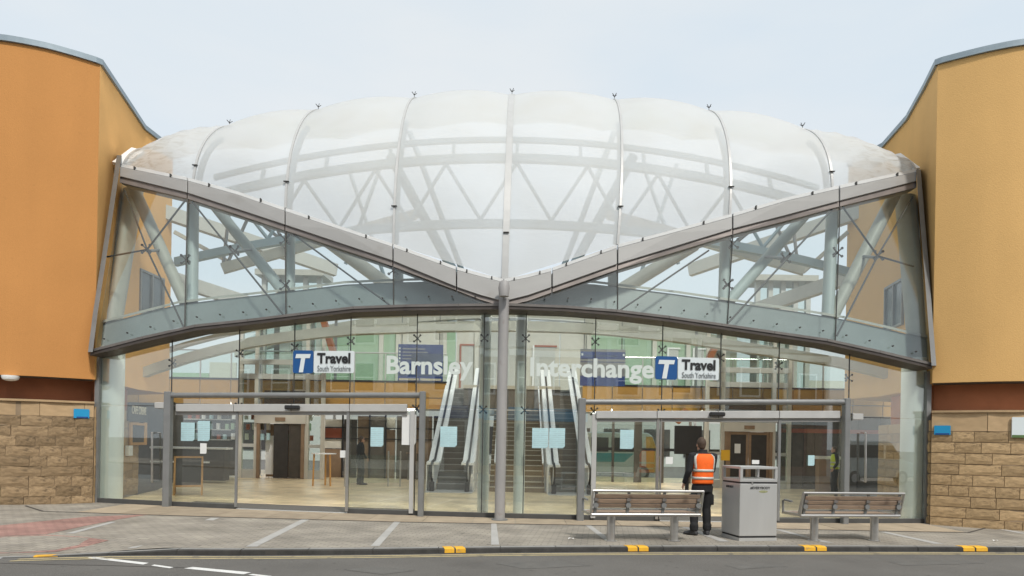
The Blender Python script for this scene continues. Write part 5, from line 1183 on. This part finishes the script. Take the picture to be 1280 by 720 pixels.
def person(loc, rz, label, cl, H=1.80, pose='back', hv='hivis', group=None):
    """built facing +Y (away from the road); x to the figure's right"""
    k = H / 1.80; root = thing('person', label, 'person', loc, rz, group); root.scale = (k, k, k)
    # joints
    if pose == 'main':
        hipL, kneeL, ankL = (-.095, 0, .93), (-.135, .045, .50), (-.16, -.03, .09)
        hipR, kneeR, ankR = (.095, 0, .93), (.105, .06, .50), (.115, .035, .09)
        shL, elL, wrL = (-.205, .0, 1.47), (-.275, -.02, 1.18), (-.315, .10, .945)
        shR, elR, wrR = (.205, .0, 1.47), (.235, .13, 1.20), (.16, .33, 1.12)
        toeL, toeR = (-.28, .12, .045), (.15, .24, .045); hd = Vector((-.02, .05, 1.66))
    else:
        hipL, kneeL, ankL = (-.095, 0, .93), (-.11, .03, .50), (-.11, -.02, .09)
        hipR, kneeR, ankR = (.095, 0, .93), (.11, .05, .50), (.11, .02, .09)
        shL, elL, wrL = (-.205, .0, 1.47), (-.265, -.02, 1.18), (-.25, .12, .97)
        shR, elR, wrR = (.205, .0, 1.47), (.265, .0, 1.18), (.24, .16, .98)
        toeL, toeR = (-.13, .19, .045), (.14, .22, .045); hd = Vector((0, .04, 1.66))
    X, Y = Vector((1, 0, 0)), Vector((0, 1, 0))
    # --- bare body: head, neck, trunk, arms, hands and legs in one surface
    b = MB()
    ball(b, hd + Vector((0, .0, .025)), .076, .097, .115); ball(b, hd + Vector((0, .025, -.055)), .058, .072, .07)     # skull, jaw
    limb(b, [(0, 0, 1.48), hd + Vector((0, -.015, -.05))], [.062, .055], 12)
    ball(b, hd + Vector((0, .103, -.01)), .013, .018, .024, 8)                                                       # nose
    for s in (-1, 1): ball(b, hd + Vector((.078 * s, -.005, .0)), .012, .022, .034, 8)                               # ears
    b.loft([ring((0, .0, z), X, Y, a, c) for z, a, c in ((.90, .15, .10), (1.0, .15, .105), (1.12, .14, .10), (1.3, .165, .115), (1.44, .17, .10), (1.50, .10, .07))])
    for a, e, w_, s in ((shL, elL, wrL, -1), (shR, elR, wrR, 1)):
        limb(b, [a, e, w_], [.052, .042, .029], 12)
        dv = Vector(w_) - Vector(e); dn = dv.normalized(); sd = dn.cross(Vector((1, 0, 0)) * s).normalized()
        hand(b, w_, dn, sd * -1 if s < 0 else sd, Vector((-s, 0, 0)), .45)
    for h_, n_, a in ((hipL, kneeL, ankL), (hipR, kneeR, ankR)): limb(b, [h_, n_, a], [.082, .055, .038], 12)
    fuse(b, 'body', M['skin'], root, .009, 2)
    eye = MB()
    for s in (-1, 1):
        me = MB(); ball(me, hd + Vector((.031 * s, .083, .025)), .012, .012, .010, 8); o = bpy.data.objects.new('eye', me.mesh('eye', M['ink'], True)); C.objects.link(o); o.parent = root
    me = MB(); ball(me, hd + Vector((0, .096, -.055)), .024, .008, .007, 8); o = bpy.data.objects.new('mouth', me.mesh('mouth', M['redbrown'], True)); C.objects.link(o); o.parent = root
    # --- hair: cropped, close to the skull, off the face and ears
    b = MB(); ball(b, hd + Vector((0, -.016, .04)), .083, .098, .115, 18); ball(b, hd + Vector((0, -.05, -.01)), .066, .055, .08, 14)
    fuse(b, 'hair', M[cl[3]], root, .009, 2)
    # --- trousers
    b = MB(); b.loft([ring((0, .0, z), X, Y, a, c) for z, a, c in ((.80, .17, .125), (.90, .182, .13), (1.0, .178, .125), (1.06, .17, .12))])
    for h_, n_, a, s in ((hipL, kneeL, ankL, -1), (hipR, kneeR, ankR, 1)):
        h_, n_, a = Vector(h_), Vector(n_), Vector(a)
        pts = [h_ + Vector((0, 0, -.02)), h_.lerp(n_, .5), n_, n_.lerp(a, .35), n_.lerp(a, .7), a + Vector((0, 0, .09)), a + Vector((0, 0, .0))]
        limb(b, pts, [.105, .095, .078, .080, .072, .082, .076], 14)
        if pose == 'main': pk = h_.lerp(n_, .62) + Vector((.085 * s, -.01, 0)); b.box(pk.x - .025, pk.x + .025, pk.y - .075, pk.y + .075, pk.z - .10, pk.z + .09)
    fuse(b, 'trousers', M[cl[1]], root, .012, 2)
    # --- boots
    for a, t in ((ankL, toeL), (ankR, toeR)):
        a, t = Vector(a), Vector(t); d = Vector((t.x - a.x, t.y - a.y, 0)).normalized(); s = Vector((-d.y, d.x, 0)); b = MB()
        limb(b, [a + Vector((0, 0, .07)), a + Vector((0, 0, -.02))], [.055, .058], 12)
        b.loft([ring((a.x + d.x * u, a.y + d.y * u, z), s, Vector((0, 0, 1)), w_, h_, 12) for u, w_, h_, z in ((-.075, .032, .035, .04), (-.05, .043, .05, .052), (.06, .046, .05, .052), (.13, .05, .038, .04), (.19, .044, .03, .034), (.215, .02, .018, .026))])
        fuse(b, 'boot', M[cl[2]], root, .010, 2)
    # --- jacket with sleeves and collar
    tor = [(1.00, .172, .125), (1.08, .172, .128), (1.20, .175, .132), (1.32, .188, .136), (1.42, .192, .128), (1.49, .150, .098), (1.53, .085, .082)]
    b = MB(); b.loft([ring((0, .0, z), X, Y, a, c) for z, a, c in tor])
    b.loft([ring((0, .012, z), X, Y, a, c) for z, a, c in ((1.50, .095, .09), (1.56, .082, .08), (1.585, .076, .076))])
    for a, e, w_, s in ((shL, elL, wrL, -1), (shR, elR, wrR, 1)):
        a, e, w_ = Vector(a), Vector(e), Vector(w_); limb(b, [a + Vector((-.06 * s, 0, -.02)), a, a.lerp(e, .5), e, e.lerp(w_, .5), w_ + (e - w_) * .04], [.075, .074, .066, .060, .052, .043], 14)
    fuse(b, 'jacket', M[cl[0]], root, .012, 2)
    if hv:
        def vr(z, grow=0.0):
            T = [(.96, .196, .150), (1.04, .192, .150), (1.16, .190, .150), (1.28, .203, .150), (1.38, .218, .146), (1.455, .212, .128), (1.505, .150, .10)]
            a = ip([(t[0], t[1]) for t in T], z) + grow; c = ip([(t[0], t[2]) for t in T], z) + grow
            return ring((0, 0, z), X, Y, a, c, 40, 2.4)
        b = MB(); zs_ = [.955, .99, 1.03, 1.07, 1.11, 1.16, 1.21, 1.26, 1.31, 1.36, 1.41, 1.46, 1.505]; wob = random.Random(4)
        rr = []
        for z in zs_:
            r_ = vr(z)
            for i, p in enumerate(r_):
                q = .005 * math.sin(i * 1.9 + z * 9) * (1.55 - z) * 2 + .003 * math.sin(i * 3.1 - z * 40); p.x *= 1 + q * 2; p.y *= 1 + q * 2
            rr.append(r_)
        b.loft(rr, cap=False); o = b.mesh('vest', M[hv], True); vo = bpy.data.objects.new('vest', o); C.objects.link(vo); vo.parent = root
        md = vo.modifiers.new('s', 'SOLIDIFY'); md.thickness = .008; md.offset = -1
        for nm, z0, z1 in (('reflective_band', 1.035, 1.082), ('reflective_band', 1.175, 1.222)):
            b = MB(); b.loft([vr(z, .0075) for z in (z0, (z0 + z1) / 2, z1)], cap=False); o = bpy.data.objects.new(nm, b.mesh(nm, M['tape'], True)); C.objects.link(o); o.parent = vo
            md = o.modifiers.new('s', 'SOLIDIFY'); md.thickness = .004; md.offset = -1
        for idx in ((23, 25), (35, 37)):                            # braces over the shoulders, on the back
            b = MB(); rows = []
            for z in zs_[6:]:
                r_ = vr(z, .0075); rows.append([r_[idx[0]], r_[(idx[0] + idx[1]) // 2], r_[idx[1] % 40]])
            b.grid(rows); o = bpy.data.objects.new('reflective_brace', b.mesh('reflective_brace', M['tape'], True)); C.objects.link(o); o.parent = vo
            md = o.modifiers.new('s', 'SOLIDIFY'); md.thickness = .004
    return root
Pm = gp(877, 669)
person((Pm.x, Pm.y, g(Pm.x)), R(6), 'man from behind in orange reflective vest and black trousers, beside the litter bin', ('blackcloth', 'blackcloth', 'boot', 'hair'), 1.80, 'main', 'hivis')
Pi = gp(450, 606); person((Pi.x, Pi.y, g(Pi.x)), R(-60), 'person in dark clothes inside the hall beside the left door opening', ('blackcloth', 'blackcloth', 'boot', 'hair'), 1.72, 'plain', None)
Pi = gp(1043, 618); person((Pi.x, Pi.y, g(Pi.x)), R(80), 'person in a yellow vest inside the hall behind the right hand bench', ('blackcloth', 'blackcloth', 'boot', 'hair'), 1.74, 'plain', 'hivis_y')

# ================================================================== things inside near the glass
# a-board
P = gp(235, 618); rz = R(24); ab = thing('chalkboard_sign', 'folding wooden chalkboard standing inside the left glass door', 'chalkboard', (P.x, P.y, g(P.x)), rz)
for s in (-1, 1):
    def T(x, t, z): return (x, s * (.03 + (1.05 - z) * .26) , z)
    for x in (-.36, .32): b = MB(); b.prism([T(x, 0, 0), T(x + .05, 0, 0), T(x + .05, 0, 1.05), T(x, 0, 1.05)], (0, .03, 0)); o = bpy.data.objects.new('stile', b.mesh('stile', M['pine'])); C.objects.link(o); o.parent = ab
    for z0, z1 in ((.22, .27), (1.0, 1.05)): b = MB(); b.prism([T(-.309, 0, z0), T(.319, 0, z0), T(.319, 0, z1), T(-.309, 0, z1)], (0, .03, 0)); o = bpy.data.objects.new('rail', b.mesh('rail', M['pine'])); C.objects.link(o); o.parent = ab
    b = MB(); b.prism([T(-.309, 0, .272), T(.319, 0, .272), T(.319, 0, .998), T(-.309, 0, .998)], (0, .02, 0)); o = bpy.data.objects.new('board', b.mesh('board', M['chalk'])); C.objects.link(o); o.parent = ab
# framed noticeboard and CAFE CREME sign on the stone return
a2, b2 = Vector((*LEFT_SIDE[0], 0)), Vector((*LEFT_SIDE[2], 0)); ex = (a2 - b2).normalized() * -1; nrm = Vector((ex.y, -ex.x, 0))
def flank(px, py):                                                  # point on the flank plane
    t0, t1 = 0.0, 1.2
    for _ in range(40):
        t = (t0 + t1) / 2; Q = a2.lerp(b2, t); 
        if (at(px, py, Q.y).x > Q.x): t0 = t
        else: t1 = t
    return at(px, py, Q.y)
def flank_plate(name, m_, x0, x1, y0, y1, off, th, parent, **kw):
    A, B = flank(x0, y1), flank(x1, y1); z0 = A.z; z1 = flank(x0, y0).z; A.z = B.z = 0
    q = [A + nrm * off, B + nrm * off]; up = Vector((0, 0, 1)); return MB().prism([q[0] + up * z0, q[1] + up * z0, q[1] + up * z1, q[0] + up * z1], nrm * th).build(name, M[m_], parent, **kw)
A = flank(160, 556)
nb = thing('framed_menu_board', 'orange framed black menu board on the inside stone wall at left', 'noticeboard', A)
flank_plate('board', 'chalk', 161, 177, 531, 553, .04, .02, nb)
for q in ((158.5, 161, 528, 557), (177, 179.5, 528, 556), (161, 177, 528, 531), (161, 177, 553, 556.5)): flank_plate('frame', 'pine', *q, .04, .05, nb)
cs = thing('cafe_sign', 'dark cafe sign with pale capital letters above the framed menu board', 'sign', flank(158, 525))
flank_plate('panel', 'chalk', 157, 181, 504.5, 526, .04, .03, cs)
A, B = flank(161, 517), flank(180, 517); H = flank(161, 506.5).z - A.z
me = text_mesh('CAFE CREME', 'cafe_text', M['nosing'], (B - A).length * .95, H, .02, .004); o = bpy.data.objects.new('cafe_text', me); C.objects.link(o); o.matrix_basis = on_plane(Vector((A.x, A.y, A.z)) + nrm * .076, ex); adopt(o, cs)
db = thing('wall_dispenser', 'small white dispenser on the inside stone wall below the menu board', 'dispenser', flank(157, 570)); flank_plate('case', 'white', 154.5, 159.5, 557, 570, .03, .1, db, bevel=.01)
# standing tables by the left doors
for i, (px, py, lab) in enumerate(((404, 607, 'slim high table with brass legs inside the left door opening'), (520, 600, 'dark high table inside the glass beside the left escalator'))):
    P = gp(px, py); t = thing('high_table', lab, 'table', (P.x, P.y, g(P.x)))
    z = g(P.x); MB().tube([(P.x, P.y, z + 1.08), (P.x, P.y, z + 1.11)], .42, 20).build('table_top', M['paper'] if i == 0 else M['brown'], t)
    for dx, dy in ((-.27, -.2), (.27, -.2), (0, .25)): MB().tube([(P.x + dx * 1.1, P.y + dy, z), (P.x + dx, P.y + dy, z + 1.08)], .03, 8).build('leg', M['pine'] if i == 0 else M['steel_grey'], t)
# queue barrier
b0, b1 = gp(428, 608), gp(505, 608); qb = thing('glass_barrier', 'low glass barrier with steel posts between the door and the escalator', 'barrier', (b0.x, b0.y, g(b0.x)))
for px in (431, 485, 500): P = gp(px, 608); MB().tube([(P.x, P.y, g(P.x)), (P.x, P.y, 1.25)], .03, 10).build('post', M['stainless'], qb, smooth=True)
for a, c in ((431.6, 484.4), (485.6, 499.4)): A, B = gp(a, 608), gp(c, 608); MB().prism([(A.x, A.y, .15), (B.x, B.y, .15), (B.x, B.y, 1.1), (A.x, A.y, 1.1)], (0, .014, 0)).build('pane', M['glass_in'], qb)
# yellow box sign beside the lift
P = at(907, 569, 22); yb = thing('yellow_sign', 'small yellow sign on a post between the man in orange and the bin', 'sign', (P.x, 22, g(P.x))); MB().box(P.x - .14, P.x + .14, 22, 22.04, P.z - .17, P.z + .17).build('panel', M['busyellow'], yb); MB().tube([(P.x, 22.06, g(P.x)), (P.x, 22.06, P.z)], .025, 8).build('pole', M['dark'], yb)

# ================================================================== minibus beyond the rear glazing
def minibus():
    Y = 35.0; A, B = at(772, 600, Y), at(826, 600, Y); x0, x1 = A.x - 3.6, B.x; z0 = -.2
    root = thing('minibus', 'white and teal minibus with a yellow front beyond the rear glazing', 'minibus', ((x0 + x1) / 2, Y + 1, z0))
    prof = [(x0, .35), (x1 - .1, .35), (x1, .6), (x1 - .05, 1.15), (x1 - .45, 2.25), (x1 - .7, 2.42), (x0, 2.42)]
    MB().prism([(x, Y, z0 + z) for x, z in prof], (0, 1.9, 0)).build('body', M['buswhite'], root, bevel=.05)
    MB().prism([(x0 + .1, Y - .012, z0 + .9), (x1 - 1.9, Y - .012, z0 + .9), (x1 - 1.4, Y - .012, z0 + 1.35), (x0 + .1, Y - .012, z0 + 1.35)], (0, .01, 0)).build('side_stripe', M['teal'], root)
    MB().prism([(x1 - .75, Y - .014, z0 + .4), (x1 - .12, Y - .014, z0 + .4), (x1 - .02, Y - .014, z0 + .62), (x1 - .07, Y - .014, z0 + 1.15), (x1 - .47, Y - .014, z0 + 2.22), (x1 - .8, Y - .014, z0 + 2.22)], (0, .01, 0)).build('front_panel', M['busyellow'], root)
    for a, c in ((x0 + .2, x0 + 1.1), (x0 + 1.2, x0 + 2.1), (x0 + 2.2, x0 + 3.1), (x0 + 3.25, x1 - 1.0)): MB().box(a, c, Y - .02, Y - .003, z0 + 1.42, z0 + 2.15).build('window', M['chalk'], root, bevel=.006)
    MB().prism([(x1 - .1, Y + .1, z0 + 1.22), (x1 - .41, Y + .1, z0 + 2.12), (x1 - .41, Y + 1.8, z0 + 2.12), (x1 - .1, Y + 1.8, z0 + 1.22)], (.03, 0, .01)).build('windscreen', M['chalk'], root)
    for x in (x0 + .9, x1 - .95):
        w_ = MB().tube([(x, Y - .02, z0 + .36), (x, Y + .22, z0 + .36)], .36, 24).build('wheel', M['tyre'], root, smooth=True); MB().tube([(x, Y - .03, z0 + .36), (x, Y - .021, z0 + .36)], .2, 18).build('hub', M['dullwhite'], w_)
    MB().box(x1 - .03, x1 + .02, Y + .1, Y + .4, z0 + .7, z0 + .9).build('headlight', M['white'], root)
def parked_van(x0, Y, label):
    x1 = x0 + 4.9; z0 = g(x0) - KH; W = -1.9
    root = thing('parked_van', label, 'van', ((x0 + x1) / 2, Y - .95, z0))
    prof = [(x0, .35), (x1 - .1, .35), (x1, .6), (x1 - .05, 1.0), (x1 - .9, 1.22), (x1 - 1.6, 2.0), (x1 - 1.9, 2.1), (x0 + .1, 2.1), (x0, 1.9)]
    MB().prism([(x, Y, z0 + z) for x, z in prof], (0, W, 0)).build('body', M['buswhite'], root, bevel=.05)
    for a, c in ((x0 + .3, x0 + 1.5), (x0 + 1.6, x0 + 2.7)): MB().box(a, c, Y + .002, Y + .02, z0 + 1.3, z0 + 1.9).build('window', M['chalk'], root, bevel=.006)
    MB().prism([(x0 + 2.85, Y + .002, z0 + 1.25), (x1 - 1.0, Y + .002, z0 + 1.25), (x1 - 1.62, Y + .002, z0 + 1.9), (x0 + 2.85, Y + .002, z0 + 1.9)], (0, .02, 0)).build('window', M['chalk'], root)
    for x in (x0 + .9, x1 - .95):
        w_ = MB().tube([(x, Y + .02, z0 + .34), (x, Y - .22, z0 + .34)], .34, 24).build('wheel', M['tyre'], root, smooth=True); MB().tube([(x, Y + .03, z0 + .34), (x, Y + .021, z0 + .34)], .2, 18).build('hub', M['dullwhite'], w_)
    return root
parked_van(9.5, 2.7, 'white van parked across the street, reflected in the glass behind the bin')
parked_van(20.5, 2.7, 'white van parked further right across the street, reflected in the end glass')
parked_van(-16.5, 2.7, 'white van parked at left across the street, reflected in the left hand glass')
minibus()

# ================================================================== litter
P = gp(1203, 688.5, -KH); b = MB(); b.tube([(P.x - .10, P.y, g(P.x) - KH + .035), (P.x - .02, P.y + .01, g(P.x) - KH + .04), (P.x + .07, P.y + .05, g(P.x) - KH + .035)], [.03, .036, .033], 10); b.build('crushed_cup', M['litter'], None, smooth=True, label='crushed white paper cup lying on the road by the right kerb', cat='litter')
for px, py, lab in ((1244, 676.5, 'white scrap of paper on the pavement at far right'), (714, 674, 'white scrap of paper on the pavement left of the left bench')):
    P = gp(px, py); b = MB(); b.grid([[Vector((P.x - .05 + .03 * i, P.y - .03 + .03 * j, g(P.x) + .006 + .02 * abs(math.sin(i * 2.1 + j * 1.3)))) for i in range(4)] for j in range(3)]); b.build('paper_scrap', M['litter'], None, label=lab, cat='litter')

# ================================================================== the street behind the camera, seen only as reflections in the glass
def terrace(x0, x1, h_, m_, fascia, label, nwin):
    Y = -4.6; root = thing('terrace_shop', label, 'building', ((x0 + x1) / 2, Y, g((x0 + x1) / 2))); z0 = g((x0 + x1) / 2) - .2
    MB().box(x0, x1, Y - 7, Y, z0, h_).build('wall', M[m_], root)
    MB().prism([(x0, Y + .2, h_), (x0, Y - 3.5, h_ + 2), (x0, Y - 7.2, h_)], (x1 - x0, 0, 0)).build('roof', M['slate'], root)
    MB().box(x0 + .2, x1 - .2, Y + .005, Y + .22, 2.75, 3.4).build('fascia_board', M[fascia], root)
    MB().box(x0 + .35, x1 - 1.6, Y + .005, Y + .06, z0 + .7, 2.6).build('shop_window', M['chalk'], root); MB().box(x1 - 1.4, x1 - .4, Y + .005, Y + .06, z0 + .2, 2.6).build('shop_door', M['brown'], root)
    for i in range(nwin * 2 + 1):
        xp = x0 + .12 + (x1 - x0 - .24) * i / (nwin * 2)
        if i % 2 == 0: MB().box(xp - .11, xp + .11, Y + .004, Y + .14, 3.42, h_ - .1).build('pilaster', M['white'], root)
    MB().box(x0 + .02, x1 - .02, Y + .145, Y + .25, h_ - .42, h_ - .12).build('cornice', M['white'], root)
    for i in range(nwin):
        xc = x0 + (x1 - x0) * (i + .5) / nwin
        for z in ((4.1,) if h_ < 7 else (4.1, 6.6)):
            f = MB().box(xc - .6, xc + .6, Y + .004, Y + .09, z, z + 1.6).build('window', M['white'], root); MB().box(xc - .5, xc + .5, Y + .091, Y + .1, z + .1, z + .75).build('pane', M['chalk'], f); MB().box(xc - .5, xc + .5, Y + .091, Y + .1, z + .82, z + 1.5).build('pane', M['chalk'], f)
terrace(-24, -13, 6.6, 'brick_red', 'redbrown', 'brick terrace with a red shop fascia across the street, furthest left', 4)
terrace(-12.9, -4.2, 7.6, 'render_pale', 'navy', 'pale rendered terrace with a navy shop fascia across the street', 3)
terrace(-4.1, 4.0, 6.4, 'ashlar', 'cyan', 'sandstone terrace with a bright blue shop fascia across the street', 3)
terrace(4.1, 12.5, 7.4, 'render_pale', 'busyellow', 'pale rendered terrace with a yellow shop fascia across the street', 4)
terrace(12.6, 24, 6.8, 'brick_red', 'signwhite', 'brick terrace with a white shop fascia across the street, furthest right', 4)
